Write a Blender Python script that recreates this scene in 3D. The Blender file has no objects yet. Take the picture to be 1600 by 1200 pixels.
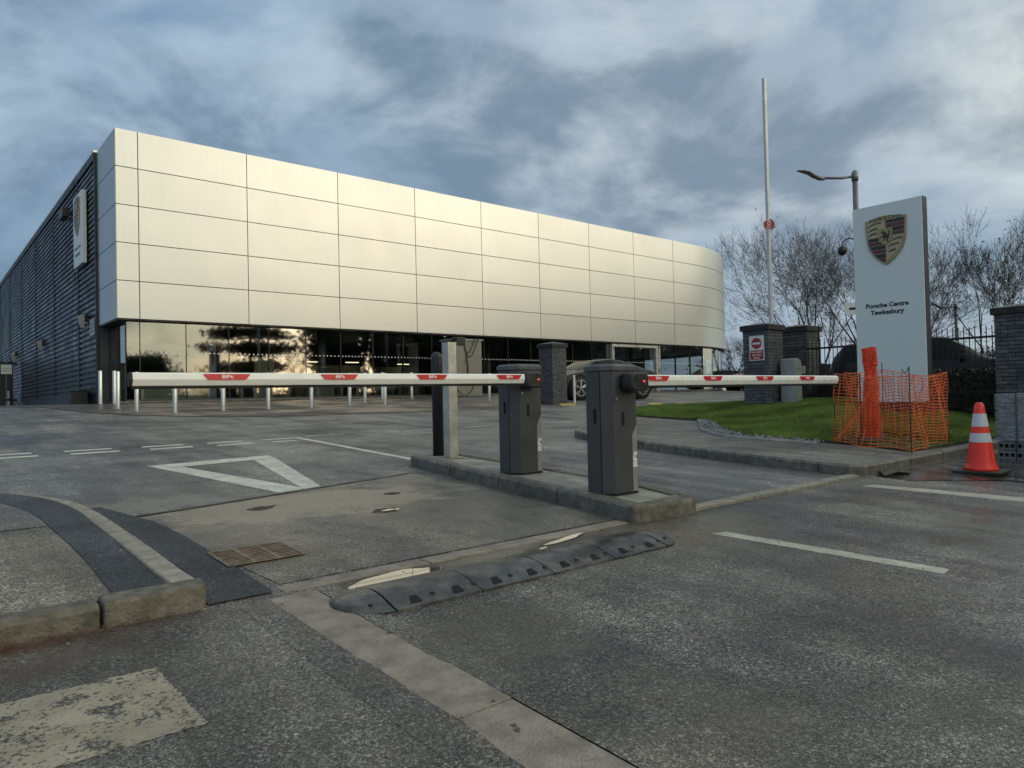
import bpy, bmesh, math, random
import numpy as np
from mathutils import Vector, Matrix

random.seed(7)
RNG = np.random.default_rng(7)
C = bpy.context.scene.collection
SC = bpy.context.scene
rad = math.radians

# ------------------------------------------------------------------ camera, world, sun, exposure
# site axes: x runs along the showroom front, y runs from the road up to it, z is up
EYE = Vector((0, 0, 1.16))
PITCH, ROLL = rad(1.03), rad(1.32)
F0 = Vector((0.647, 0.762, 0)).normalized(); R0 = Vector((0.762, -0.647, 0)).normalized(); U0 = Vector((0, 0, 1))
FW = F0 * math.cos(PITCH) + U0 * math.sin(PITCH)
UP = U0 * math.cos(PITCH) - F0 * math.sin(PITCH)
RT = R0 * math.cos(ROLL) - UP * math.sin(ROLL)
UP2 = UP * math.cos(ROLL) + R0 * math.sin(ROLL)
cam_d = bpy.data.cameras.new('camera'); cam = bpy.data.objects.new('camera', cam_d); C.objects.link(cam)
cam_d.sensor_width = 36; cam_d.lens = 36 * 1110 / 1600; cam_d.clip_start = 0.05; cam_d.clip_end = 3000
mw = Matrix.Identity(4)
for i, v in enumerate((RT, UP2, -FW)):
    for j in range(3): mw[j][i] = v[j]
mw.translation = EYE
cam.matrix_world = mw
SC.camera = cam

SUN_AZ = Vector((0.50, -0.866)); SUN_EL = rad(11)
SUN = Vector((SUN_AZ.x * math.cos(SUN_EL), SUN_AZ.y * math.cos(SUN_EL), math.sin(SUN_EL))).normalized()
sun_d = bpy.data.lights.new('sun', 'SUN'); sun = bpy.data.objects.new('sun', sun_d); C.objects.link(sun)
sun_d.energy = 0.5; sun_d.angle = rad(26); sun_d.color = (1.0, 0.80, 0.55)
sun.rotation_euler = (-SUN).to_track_quat('-Z', 'Y').to_euler()
sun.location = (20, -30, 20)

def lk(t, a, b): t.links.new(a, b)
def nd(t, typ, **kw):
    n = t.nodes.new(typ)
    for k, v in kw.items():
        if k == 'ins':
            for kk, vv in v.items():
                if hasattr(vv, 'is_linked') or isinstance(vv, bpy.types.NodeSocket): lk(t, vv, n.inputs[kk])
                else: n.inputs[kk].default_value = vv
        else: setattr(n, k, v)
    return n
def mth(t, op, a, b=0.0, clamp=False):
    n = nd(t, 'ShaderNodeMath', operation=op, use_clamp=clamp)
    for i, x in enumerate((a, b)):
        if isinstance(x, bpy.types.NodeSocket): lk(t, x, n.inputs[i])
        else: n.inputs[i].default_value = x
    return n.outputs[0]
def rgba(c): return (c[0], c[1], c[2], 1.0)
def mix(t, fac, a, b, blend='MIX'):
    n = nd(t, 'ShaderNodeMix', data_type='RGBA', blend_type=blend)
    for s, x in ((n.inputs[0], fac), (n.inputs[6], a), (n.inputs[7], b)):
        if isinstance(x, bpy.types.NodeSocket): lk(t, x, s)
        elif isinstance(x, (int, float)): s.default_value = x
        else: s.default_value = rgba(x)
    return n.outputs[2]
def noise(t, vec, scale, detail=3, rough=0.55, dist=0.0):
    n = nd(t, 'ShaderNodeTexNoise'); n.inputs['Scale'].default_value = scale
    n.inputs['Detail'].default_value = detail; n.inputs['Roughness'].default_value = rough; n.inputs['Distortion'].default_value = dist
    if vec is not None: lk(t, vec, n.inputs['Vector'])
    return n.outputs['Fac']
def mrange(t, x, a, b, c=0.0, d=1.0, smooth=True):
    n = nd(t, 'ShaderNodeMapRange', interpolation_type='SMOOTHSTEP' if smooth else 'LINEAR')
    lk(t, x, n.inputs[0])
    for i, v in zip((1, 2, 3, 4), (a, b, c, d)): n.inputs[i].default_value = v
    return n.outputs[0]
def mapping(t, vec, scale=(1, 1, 1), rot=(0, 0, 0), loc=(0, 0, 0)):
    n = nd(t, 'ShaderNodeMapping'); lk(t, vec, n.inputs[0])
    n.inputs['Scale'].default_value = scale; n.inputs['Rotation'].default_value = rot; n.inputs['Location'].default_value = loc
    return n.outputs[0]

SKX, SKY = 11.3, 8.1
world = bpy.data.worlds.new('World'); SC.world = world; world.use_nodes = True
t = world.node_tree; t.nodes.clear()
wo = nd(t, 'ShaderNodeOutputWorld'); bg = nd(t, 'ShaderNodeBackground'); lk(t, bg.outputs[0], wo.inputs[0])
bg.inputs[1].default_value = 0.105
tc = nd(t, 'ShaderNodeTexCoord')
sky = nd(t, 'ShaderNodeTexSky', sky_type='NISHITA', sun_disc=False)
sky.sun_elevation = SUN_EL; sky.sun_rotation = math.atan2(SUN_AZ.x, SUN_AZ.y); sky.dust_density = 1.5; sky.air_density = 1.0; sky.ozone_density = 1.5
pv = mapping(t, tc.outputs['Generated'], scale=(1.9, 1.9, 3.6), rot=(0, 0, rad(20)), loc=(SKX, SKY, 0.3))
n1 = noise(t, pv, 1.25, 10, 0.55, 0.35)
n2 = noise(t, mapping(t, pv, loc=(5.3, 2.2, 1.1)), 1.9, 12, 0.58, 0.28)
n3 = noise(t, mapping(t, pv, loc=(1.3, 7.2, 2.0)), 0.8, 4, 0.5)
dotn = nd(t, 'ShaderNodeVectorMath', operation='DOT_PRODUCT'); lk(t, tc.outputs['Generated'], dotn.inputs[0]); dotn.inputs[1].default_value = SUN
w = mth(t, 'POWER', mrange(t, dotn.outputs['Value'], 0.22, 1.0), 0.85)
cover = mrange(t, n1, 0.34, 0.58)
shade = mrange(t, mth(t, 'ADD', n2, mth(t, 'MULTIPLY', mth(t, 'SUBTRACT', n3, 0.5), 0.7)), 0.41, 0.68)
edge = mth(t, 'MULTIPLY', mrange(t, n1, 0.30, 0.44), mrange(t, n1, 0.56, 0.42))      # thin bright rims where the cloud breaks
ccol = mix(t, shade, (1.75, 2.35, 3.05), (4.5, 5.1, 5.55))
ccol = mix(t, mth(t, 'MULTIPLY', edge, 0.38), ccol, (7.4, 7.9, 8.3))
gap = mix(t, 0.80, sky.outputs[0], (2.1, 3.1, 4.3))
ccol = mix(t, w, ccol, mix(t, 1.0, ccol, (4.0, 3.4, 2.3), 'MULTIPLY'))
gap = mix(t, w, gap, mix(t, 1.0, gap, (3.1, 2.75, 2.1), 'MULTIPLY'))
fin = mix(t, mth(t, 'ADD', mth(t, 'MULTIPLY', cover, 0.75), 0.22), gap, ccol)
away = mrange(t, dotn.outputs['Value'], -0.95, 0.25)      # the side of the sky turned away from the sun is darker and bluer
fin = mix(t, 1.0, fin, mix(t, away, (0.68, 0.82, 0.94), (1.06, 1.05, 1.03)), 'MULTIPLY')
lk(t, fin, bg.inputs[0])

SC.view_settings.view_transform = 'Standard'; SC.view_settings.look = 'None'
SC.view_settings.exposure = 0.22; SC.view_settings.gamma = 1.0; SC.view_settings.use_curve_mapping = False
SC.cycles.use_denoising = True
SC.cycles.max_bounces = 7; SC.cycles.transparent_max_bounces = 24; SC.cycles.caustics_reflective = False; SC.cycles.caustics_refractive = False

# ------------------------------------------------------------------ materials
def newmat(name):
    m = bpy.data.materials.new(name); m.use_nodes = True; t = m.node_tree; t.nodes.clear()
    o = nd(t, 'ShaderNodeOutputMaterial'); b = nd(t, 'ShaderNodeBsdfPrincipled'); lk(t, b.outputs[0], o.inputs[0])
    g = nd(t, 'ShaderNodeNewGeometry')
    return m, t, b, g.outputs['Position']
def setb(t, b, **kw):
    for k, v in kw.items():
        s = b.inputs[k]
        if isinstance(v, bpy.types.NodeSocket): lk(t, v, s)
        elif isinstance(v, tuple) and len(v) == 3: s.default_value = rgba(v)
        else: s.default_value = v
def bump(t, b, h, strength=0.3, dist=0.01):
    n = nd(t, 'ShaderNodeBump'); n.inputs['Strength'].default_value = strength; n.inputs['Distance'].default_value = dist
    lk(t, h, n.inputs['Height']); lk(t, n.outputs[0], b.inputs['Normal'])
def simple(name, col, rough=0.55, metal=0.0, var=0.18, scale=5.0, bmp=0.0, bscale=60.0, dirt=None, rvar=0.12, spec=0.5, objvar=0.0):
    m, t, b, pos = newmat(name)
    n = noise(t, pos, scale, 5)
    c = mix(t, mrange(t, n, 0.25, 0.75), tuple(x * (1 - var) for x in col), tuple(min(1, x * (1 + var)) for x in col))
    if dirt:
        c = mix(t, mth(t, 'MULTIPLY', mrange(t, noise(t, pos, scale * 0.6 + 1.3, 6, 0.65), 0.48, 0.72), dirt[1]), c, dirt[0])
    if objvar:
        oi = nd(t, 'ShaderNodeObjectInfo')
        c = mix(t, 1.0, c, mix(t, oi.outputs['Random'], (1 - objvar,) * 3, (1 + objvar,) * 3), 'MULTIPLY')
    r = mrange(t, noise(t, pos, scale * 1.7, 4), 0.3, 0.7, max(0.03, rough - rvar), min(1, rough + rvar))
    setb(t, b, **{'Base Color': c, 'Roughness': r, 'Metallic': metal, 'Specular IOR Level': spec})
    if bmp: bump(t, b, noise(t, pos, bscale, 4), bmp, 0.01)
    return m

def asphalt(name, lo, hi, stone=185.0, silt=None, siltamt=0.0, siltscale=1.1, wet=0.5, rough=0.62, bs=0.6, zones=()):
    m, t, b, pos = newmat(name)
    vo = nd(t, 'ShaderNodeTexVoronoi'); vo.inputs['Scale'].default_value = stone; lk(t, pos, vo.inputs['Vector'])
    sc = nd(t, 'ShaderNodeSeparateColor'); lk(t, vo.outputs['Color'], sc.inputs[0])
    vo2 = nd(t, 'ShaderNodeTexVoronoi'); vo2.inputs['Scale'].default_value = stone * 0.6; lk(t, pos, vo2.inputs['Vector'])
    sc2 = nd(t, 'ShaderNodeSeparateColor'); lk(t, vo2.outputs['Color'], sc2.inputs[0])
    st = mth(t, 'POWER', sc.outputs[0], 2.2)
    c = mix(t, st, lo, hi)
    c = mix(t, mth(t, 'MULTIPLY', mrange(t, sc2.outputs[1], 0.88, 0.99), 0.45), c, tuple(min(1, x * 1.7) for x in hi))
    big = noise(t, pos, 0.7, 6, 0.62)
    c = mix(t, 1.0, c, mix(t, mrange(t, big, 0.3, 0.7), (0.50, 0.50, 0.51), (1.42, 1.40, 1.36)), 'MULTIPLY')
    vp = nd(t, 'ShaderNodeTexVoronoi'); vp.inputs['Scale'].default_value = 17.0; lk(t, pos, vp.inputs['Vector'])
    scp = nd(t, 'ShaderNodeSeparateColor'); lk(t, vp.outputs['Color'], scp.inputs[0])
    pit = mth(t, 'MULTIPLY', mrange(t, vp.outputs['Distance'], 0.22, 0.10), mth(t, 'GREATER_THAN', scp.outputs[0], 0.62))
    c = mix(t, mth(t, 'MULTIPLY', pit, 0.75), c, tuple(x * 0.35 for x in lo))
    vq = nd(t, 'ShaderNodeTexVoronoi'); vq.inputs['Scale'].default_value = 48.0; lk(t, pos, vq.inputs['Vector'])
    scq = nd(t, 'ShaderNodeSeparateColor'); lk(t, vq.outputs['Color'], scq.inputs[0])
    wsp = mth(t, 'MULTIPLY', mrange(t, vq.outputs['Distance'], 0.32, 0.2), mth(t, 'GREATER_THAN', scq.outputs[1], 0.985))
    c = mix(t, mth(t, 'MULTIPLY', wsp, 0.8), c, (0.55, 0.53, 0.49))
    spk = noise(t, pos, 62.0, 2, 0.6)
    c = mix(t, 1.0, c, mix(t, mrange(t, spk, 0.30, 0.70), (0.50, 0.50, 0.50), (1.62, 1.60, 1.56)), 'MULTIPLY')
    trk = noise(t, mapping(t, pos, scale=(2.2, 0.28, 1), rot=(0, 0, rad(8))), 1.0, 6, 0.6, 0.2)
    c = mix(t, 1.0, c, mix(t, mrange(t, trk, 0.35, 0.65), (0.66, 0.66, 0.67), (1.28, 1.27, 1.24)), 'MULTIPLY')
    spots = mrange(t, noise(t, mapping(t, pos, loc=(11, 3, 0)), 2.6, 3, 0.5), 0.68, 0.74)
    c = mix(t, mth(t, 'MULTIPLY', spots, 0.55), c, (0.03, 0.03, 0.03))
    mid = noise(t, pos, 6.0, 6, 0.65)
    c = mix(t, 1.0, c, mix(t, mrange(t, mid, 0.3, 0.7), (0.80, 0.80, 0.80), (1.18, 1.18, 1.18)), 'MULTIPLY')
    if silt:
        sm = mrange(t, noise(t, pos, siltscale, 8, 0.62, 0.3), 0.40, 0.66)
        sm = mth(t, 'MULTIPLY', sm, mrange(t, noise(t, pos, 34.0, 4), 0.2, 0.6, 0.35, 1.0))
        c = mix(t, mth(t, 'MULTIPLY', sm, siltamt), c, silt)
    for (zx, zy, zrx, zry, zcol, zamt) in zones:
        dv = nd(t, 'ShaderNodeVectorMath', operation='LENGTH'); lk(t, mapping(t, pos, scale=(1 / zrx, 1 / zry, 0), loc=(-zx / zrx, -zy / zry, 0)), dv.inputs[0])
        zm = mth(t, 'ADD', mth(t, 'SUBTRACT', 1.0, dv.outputs['Value']), mth(t, 'MULTIPLY', mth(t, 'SUBTRACT', noise(t, pos, 3.2, 9, 0.66), 0.5), 1.8))
        zm = mth(t, 'MULTIPLY', mrange(t, zm, 0.05, 0.55), mrange(t, noise(t, pos, 40.0, 4), 0.25, 0.65, 0.45, 1.0))
        c = mix(t, mth(t, 'MULTIPLY', zm, zamt), c, zcol)
    wm = mrange(t, noise(t, mapping(t, pos, loc=(4, 9, 0)), 0.9, 7, 0.6), 0.42, 0.58)
    wm = mth(t, 'MULTIPLY', wm, wet)
    c = mix(t, mth(t, 'MULTIPLY', wm, 0.35), c, tuple(x * 0.45 for x in lo))
    r = mth(t, 'SUBTRACT', rough, mth(t, 'MULTIPLY', wm, rough - 0.14))
    setb(t, b, **{'Base Color': c, 'Roughness': r})
    h = mth(t, 'ADD', mth(t, 'MULTIPLY', vo.outputs['Distance'], -1.0), mth(t, 'MULTIPLY', noise(t, pos, 30, 4), 0.8))
    bump(t, b, h, bs, 0.006)
    return m

def worn_paint(name, paint, under, wear=0.5, scale=22.0):
    m, t, b, pos = newmat(name)
    k = mth(t, 'ADD', noise(t, pos, scale, 8, 0.72), mth(t, 'MULTIPLY', noise(t, pos, scale * 0.15, 3), 0.55))
    f = mrange(t, k, wear + 0.30, wear + 0.38)
    vo = nd(t, 'ShaderNodeTexVoronoi'); vo.inputs['Scale'].default_value = 130; lk(t, pos, vo.inputs['Vector'])
    sc = nd(t, 'ShaderNodeSeparateColor'); lk(t, vo.outputs['Color'], sc.inputs[0])
    u = mix(t, mth(t, 'POWER', sc.outputs[0], 2.2), tuple(x * 0.5 for x in under), tuple(x * 1.6 for x in under))
    p = mix(t, mrange(t, noise(t, pos, 4.5, 6, 0.65), 0.35, 0.7), tuple(x * 0.66 for x in paint), paint)
    p = mix(t, mth(t, 'MULTIPLY', sc.outputs[1], 0.30), p, tuple(x * 0.5 for x in paint))
    setb(t, b, **{'Base Color': mix(t, f, u, p), 'Roughness': 0.62})
    bump(t, b, mth(t, 'ADD', f, mth(t, 'MULTIPLY', vo.outputs['Distance'], -0.6)), 0.4, 0.004)
    return m

def glass_mat(name, tint=(0.30, 0.34, 0.33), refl=0.26):
    m = bpy.data.materials.new(name); m.use_nodes = True; t = m.node_tree; t.nodes.clear()
    o = nd(t, 'ShaderNodeOutputMaterial'); tr = nd(t, 'ShaderNodeBsdfTransparent'); tr.inputs[0].default_value = rgba(tint)
    gl = nd(t, 'ShaderNodeBsdfGlossy'); gl.inputs['Roughness'].default_value = 0.03; gl.inputs['Color'].default_value = (1.0, 0.98, 0.92, 1)
    fr = nd(t, 'ShaderNodeFresnel'); fr.inputs[0].default_value = 1.5
    fac = mth(t, 'ADD', fr.outputs[0], refl, True)
    g = nd(t, 'ShaderNodeNewGeometry')
    bm = nd(t, 'ShaderNodeBump'); bm.inputs['Strength'].default_value = 0.02; bm.inputs['Distance'].default_value = 0.02
    lk(t, noise(t, g.outputs['Position'], 0.55, 2), bm.inputs['Height']); lk(t, bm.outputs[0], gl.inputs['Normal'])
    mx = nd(t, 'ShaderNodeMixShader'); lk(t, fac, mx.inputs[0]); lk(t, tr.outputs[0], mx.inputs[1]); lk(t, gl.outputs[0], mx.inputs[2])
    lk(t, mx.outputs[0], o.inputs[0])
    return m

def aluminium(name, col=(0.70, 0.69, 0.66), rough=0.36, metal=0.9):
    m, t, b, pos = newmat(name)
    oi = nd(t, 'ShaderNodeObjectInfo')
    st = noise(t, mapping(t, pos, scale=(7, 7, 0.35)), 1.6, 4)
    c = mix(t, mrange(t, st, 0.3, 0.7), tuple(x * 0.985 for x in col), tuple(x * 1.015 for x in col))
    c = mix(t, 1.0, c, mix(t, oi.outputs['Random'], (0.965,) * 3, (1.03,) * 3), 'MULTIPLY')
    c = mix(t, mth(t, 'MULTIPLY', mrange(t, noise(t, mapping(t, pos, scale=(3, 3, 0.5)), 1.1, 7, 0.7), 0.55, 0.8), 0.07), c, (0.42, 0.40, 0.36))
    r = mth(t, 'ADD', rough - 0.03, mth(t, 'MULTIPLY', noise(t, pos, 0.8, 4), 0.07))
    setb(t, b, **{'Base Color': c, 'Metallic': metal, 'Roughness': r})
    bump(t, b, noise(t, pos, 0.42, 2), 0.10, 0.02)
    return m

def emit(name, col, s):
    m = bpy.data.materials.new(name); m.use_nodes = True; t = m.node_tree; t.nodes.clear()
    o = nd(t, 'ShaderNodeOutputMaterial'); e = nd(t, 'ShaderNodeEmission'); e.inputs[0].default_value = rgba(col); e.inputs[1].default_value = s
    lk(t, e.outputs[0], o.inputs[0]); return m

def tread_rubber(name):
    m, t, b, pos = newmat(name)
    ck = nd(t, 'ShaderNodeTexChecker'); ck.inputs['Scale'].default_value = 38
    lk(t, mapping(t, pos, rot=(0, 0, rad(45))), ck.inputs['Vector'])
    n = noise(t, pos, 5, 6, 0.65)
    c = mix(t, mrange(t, n, 0.4, 0.75), (0.032, 0.032, 0.032), (0.15, 0.138, 0.115))
    setb(t, b, **{'Base Color': c, 'Roughness': mrange(t, noise(t, pos, 3, 5), 0.35, 0.65, 0.20, 0.50)})
    bump(t, b, mth(t, 'ADD', ck.outputs['Fac'], mth(t, 'MULTIPLY', noise(t, pos, 90, 3), 0.5)), 1.0, 0.006)
    return m

def paving(name):
    m, t, b, pos = newmat(name)
    br = nd(t, 'ShaderNodeTexBrick'); lk(t, mapping(t, pos, scale=(1, 1, 1)), br.inputs['Vector'])
    br.inputs['Scale'].default_value = 1.0; br.inputs['Brick Width'].default_value = 0.21; br.inputs['Row Height'].default_value = 0.105
    br.inputs['Mortar Size'].default_value = 0.006
    br.inputs['Color1'].default_value = (0.075, 0.058, 0.050, 1); br.inputs['Color2'].default_value = (0.105, 0.083, 0.072, 1); br.inputs['Mortar'].default_value = (0.035, 0.032, 0.03, 1)
    c = mix(t, 1.0, br.outputs['Color'], mix(t, mrange(t, noise(t, pos, 0.6, 6), 0.3, 0.7), (0.7,) * 3, (1.25,) * 3), 'MULTIPLY')
    setb(t, b, **{'Base Color': c, 'Roughness': mrange(t, noise(t, pos, 0.8, 6), 0.4, 0.65, 0.35, 0.75)})
    bump(t, b, br.outputs['Fac'], -0.3, 0.005)
    return m

M = {}
M['road'] = asphalt('wet_asphalt', (0.032, 0.030, 0.029), (0.37, 0.345, 0.325), silt=(0.25, 0.205, 0.145), siltamt=0.40, siltscale=0.55, wet=0.85, zones=((-0.2, 3.45, 1.9, 0.42, (0.10, 0.07, 0.045), 0.75), (4.5, 3.1, 1.0, 0.5, (0.17, 0.125, 0.075), 0.6), (3.0, 3.42, 1.7, 0.22, (0.24, 0.20, 0.14), 0.7), (1.9, 2.4, 0.9, 0.5, (0.15, 0.125, 0.09), 0.35), (2.1, 3.43, 0.55, 0.20, (0.035, 0.030, 0.024), 0.85), (3.4, 3.44, 0.5, 0.14, (0.035, 0.030, 0.024), 0.7)))
M['road2'] = asphalt('internal_asphalt', (0.036, 0.034, 0.034), (0.365, 0.345, 0.33), wet=0.45, rough=0.62, zones=((1.5, 6.5, 0.9, 0.5, (0.30, 0.27, 0.22), 0.6),))
M['apron'] = asphalt('silty_asphalt', (0.060, 0.053, 0.046), (0.28, 0.25, 0.21), silt=(0.30, 0.265, 0.215), siltamt=0.35, siltscale=1.5, wet=0.6, zones=((2.6, 5.75, 1.9, 0.75, (0.42, 0.345, 0.25), 0.85), (1.6, 4.5, 0.5, 0.5, (0.13, 0.10, 0.07), 0.6)))
M['newtar'] = asphalt('fresh_asphalt', (0.022, 0.024, 0.030), (0.12, 0.122, 0.135), stone=190, wet=0.15, rough=0.7)
M['oldpath'] = asphalt('path_asphalt', (0.085, 0.078, 0.068), (0.34, 0.315, 0.275), stone=170, silt=(0.30, 0.25, 0.18), siltamt=0.35, wet=0.1, rough=0.85)
M['path2'] = asphalt('path_tarmac', (0.085, 0.080, 0.072), (0.30, 0.285, 0.26), stone=170, silt=(0.25, 0.22, 0.15), siltamt=0.3, wet=0.35, rough=0.75)
M['kerb'] = simple('kerb_concrete', (0.150, 0.130, 0.105), 0.8, 0, 0.4, 13, 0.9, 70, dirt=((0.065, 0.062, 0.038), 0.8), objvar=0.12)
M['kerbpale'] = simple('pale_kerb_concrete', (0.31, 0.28, 0.23), 0.8, 0, 0.26, 11, 0.8, 90, dirt=((0.17, 0.15, 0.11), 0.6), objvar=0.12)
M['kerbdark'] = simple('wet_kerb_concrete', (0.15, 0.14, 0.118), 0.55, 0, 0.4, 11, 0.8, 80, dirt=((0.06, 0.065, 0.05), 0.75), objvar=0.15)
M['channel'] = simple('channel_concrete', (0.30, 0.252, 0.205), 0.72, 0, 0.25, 9, 0.9, 90, dirt=((0.13, 0.115, 0.085), 0.55), objvar=0.08)
M['islandtop'] = simple('island_concrete', (0.30, 0.28, 0.235), 0.75, 0, 0.3, 3.5, 0.35, 110, dirt=((0.12, 0.115, 0.085), 0.75))
M['paving'] = paving('block_paving')
M['ground'] = simple('ground_earth', (0.10, 0.10, 0.08), 0.9, 0, 0.3, 0.5)
M['carpark'] = asphalt('car_park_asphalt', (0.06, 0.06, 0.06), (0.22, 0.21, 0.20), wet=0.3)
M['white'] = worn_paint('road_paint', (0.80, 0.76, 0.65), (0.10, 0.095, 0.088), 0.20)
M['white_far'] = worn_paint('road_paint_thin', (0.62, 0.60, 0.53), (0.11, 0.105, 0.10), 0.36)
M['white_worn'] = worn_paint('worn_road_paint', (0.44, 0.375, 0.27), (0.085, 0.077, 0.066), 0.37, 55)
M['white_side'] = worn_paint('grey_road_paint', (0.60, 0.55, 0.45), (0.09, 0.085, 0.08), 0.27, 40)
M['grass'] = simple('grass_blade', (0.150, 0.215, 0.046), 0.6, 0, 0.5, 0.9, spec=0.25)
M['turf'] = simple('turf_soil', (0.060, 0.105, 0.014), 0.95, 0, 0.4, 3)
M['soil'] = simple('dug_soil', (0.060, 0.048, 0.035), 0.95, 0, 0.4, 6, 0.8, 30)
M['water'], t, b, pos = newmat('puddle_water')
setb(t, b, **{'Base Color': mix(t, noise(t, pos, 6, 4), (0.075, 0.062, 0.045), (0.14, 0.115, 0.08)), 'Roughness': 0.03, 'IOR': 1.33, 'Specular IOR Level': 1.0, 'Coat Weight': 1.0, 'Coat Roughness': 0.02})
M['film_wet'] = simple('wet_mud', (0.075, 0.072, 0.066), 0.16, 0, 0.35, 2.2, 0.25, 18, rvar=0.12)
M['alu'] = aluminium('silver_cladding', (0.545, 0.55, 0.55), 0.44)
M['alu_frame'] = simple('aluminium_frame', (0.58, 0.58, 0.56), 0.35, 0.7, 0.06, 3)
M['rib'] = simple('anthracite_cladding', (0.040, 0.048, 0.060), 0.40, 0.25, 0.12, 0.7, objvar=0.08)
M['ribdark'] = simple('dark_trim', (0.018, 0.020, 0.024), 0.5, 0.1, 0.15, 2)
M['glass'] = glass_mat('showroom_glass', (0.52, 0.57, 0.55), 0.17)
M['carglass'] = simple('car_glass', (0.008, 0.010, 0.012), 0.16, 0, 0.1, 2, spec=0.12, rvar=0.03)
M['frosted'] = simple('pale_panel', (0.55, 0.58, 0.50), 0.5, 0, 0.06, 1)
M['cream'] = simple('cream_wall', (0.55, 0.50, 0.34), 0.7, 0, 0.1, 1)
M['intdark'] = simple('dark_interior', (0.07, 0.07, 0.072), 0.5, 0, 0.2, 1)
M['intfloor'] = simple('interior_tile', (0.16, 0.155, 0.15), 0.3, 0, 0.1, 2)
M['lampglow'] = emit('lit_ceiling_lamp', (1.0, 0.86, 0.58), 2.5)
M['steel'] = simple('brushed_steel', (0.62, 0.61, 0.58), 0.30, 0.95, 0.03, 6, rvar=0.03)
M['galv'] = simple('galvanised_steel', (0.50, 0.49, 0.45), 0.45, 0.6, 0.22, 7, 0.12, 40, dirt=((0.34, 0.27, 0.18), 0.35))
M['blackplastic'] = simple('black_plastic', (0.016, 0.017, 0.019), 0.42, 0, 0.3, 9, 0.15, 70)
M['rubber'] = simple('black_rubber', (0.018, 0.018, 0.018), 0.6, 0, 0.25, 12)
M['tread'] = tread_rubber('hump_rubber')
M['cabinet'] = simple('graphite_powder_coat', (0.064, 0.066, 0.070), 0.45, 0.15, 0.10, 3, 0.08, 220, dirt=((0.10, 0.095, 0.085), 0.18))
M['cabinetlid'] = simple('graphite_lid', (0.085, 0.088, 0.092), 0.48, 0.05, 0.10, 4, 0.05, 200)
M['strip'] = simple('silver_strip', (0.33, 0.33, 0.335), 0.4, 0.4, 0.05, 4)
M['white_arm'] = simple('white_arm_paint', (0.86, 0.85, 0.82), 0.32, 0, 0.015, 6, dirt=((0.55, 0.52, 0.45), 0.05))
M['red'] = simple('red_reflective', (0.62, 0.022, 0.030), 0.35, 0, 0.12, 30)
M['redlamp'] = simple('red_lens', (0.75, 0.03, 0.02), 0.15, 0, 0.1, 30)
M['lettering'] = simple('white_lettering', (0.78, 0.77, 0.75), 0.45, 0, 0.03, 5)
M['ink'] = simple('black_lettering', (0.014, 0.015, 0.018), 0.45, 0, 0.1, 5)
M['signwhite'] = simple('sign_white', (0.72, 0.73, 0.72), 0.4, 0, 0.04, 3)
M['signred'] = simple('sign_red', (0.36, 0.02, 0.035), 0.4, 0, 0.08, 6)
M['totem'] = simple('totem_white', (0.74, 0.80, 0.81), 0.40, 0.0, 0.01, 0.6, rvar=0.01)
M['totemside'] = simple('totem_edge_grey', (0.035, 0.042, 0.052), 0.5, 0.1, 0.08, 2)
M['gold'] = simple('crest_gold', (0.36, 0.285, 0.14), 0.38, 0.45, 0.12, 9)
M['goldlight'] = simple('crest_pale_gold', (0.45, 0.38, 0.23), 0.38, 0.35, 0.1, 9)
M['crestdark'] = simple('crest_black', (0.028, 0.026, 0.036), 0.4, 0.1, 0.1, 9)
M['crestred'] = simple('crest_red', (0.13, 0.035, 0.045), 0.4, 0.1, 0.1, 9)
M['brick'] = simple('engineering_brick', (0.088, 0.090, 0.100), 0.5, 0, 0.32, 11, 0.3, 90, objvar=0.30)
M['mortar'] = simple('mortar', (0.030, 0.030, 0.031), 0.9, 0, 0.3, 9)
M['coping'] = simple('coping_concrete', (0.022, 0.022, 0.024), 0.65, 0, 0.35, 5, 0.3, 60, dirt=((0.06, 0.055, 0.045), 0.3))
M['copingtop'] = simple('coping_top', (0.17, 0.16, 0.14), 0.8, 0, 0.3, 5, 0.3, 60)
M['fence'] = simple('black_railing', (0.010, 0.011, 0.012), 0.45, 0.2, 0.2, 9)
M['orange'] = simple('orange_netting', (0.92, 0.165, 0.035), 0.5, 0, 0.25, 9)
M['orangered'] = simple('orange_red_netting', (0.90, 0.075, 0.028), 0.5, 0, 0.25, 20)
M['cone'] = simple('cone_orange', (0.95, 0.042, 0.022), 0.38, 0, 0.10, 7, dirt=((0.35, 0.04, 0.02), 0.18))
M['conewhite'] = simple('cone_reflective', (0.62, 0.63, 0.68), 0.35, 0, 0.08, 40)
M['bark'] = simple('bark', (0.055, 0.050, 0.040), 0.9, 0, 0.3, 6)
M['twig'] = simple('twig', (0.095, 0.086, 0.074), 0.9, 0, 0.35, 1.5)
M['deadleaf'] = simple('dry_leaf', (0.045, 0.038, 0.028), 0.8, 0, 0.4, 2)
M['evergreen'] = simple('evergreen_leaf', (0.022, 0.036, 0.016), 0.7, 0, 0.5, 1.2)
M['ivy'] = simple('ivy_leaf', (0.030, 0.050, 0.018), 0.6, 0, 0.5, 2)
M['hedge'] = simple('hedge_leaf', (0.018, 0.024, 0.012), 0.65, 0, 0.5, 3)
M['slate'] = simple('slate_chipping', (0.23, 0.23, 0.24), 0.6, 0, 0.45, 9, objvar=0.4)
M['edging'] = simple('edging_concrete', (0.26, 0.25, 0.23), 0.8, 0, 0.2, 6)
M['yellow'] = simple('yellow_rubber', (0.55, 0.36, 0.05), 0.55, 0, 0.15, 6, dirt=((0.2, 0.15, 0.06), 0.4))
M['tyre'] = simple('tyre_rubber', (0.014, 0.014, 0.014), 0.7, 0, 0.2, 9)
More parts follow.
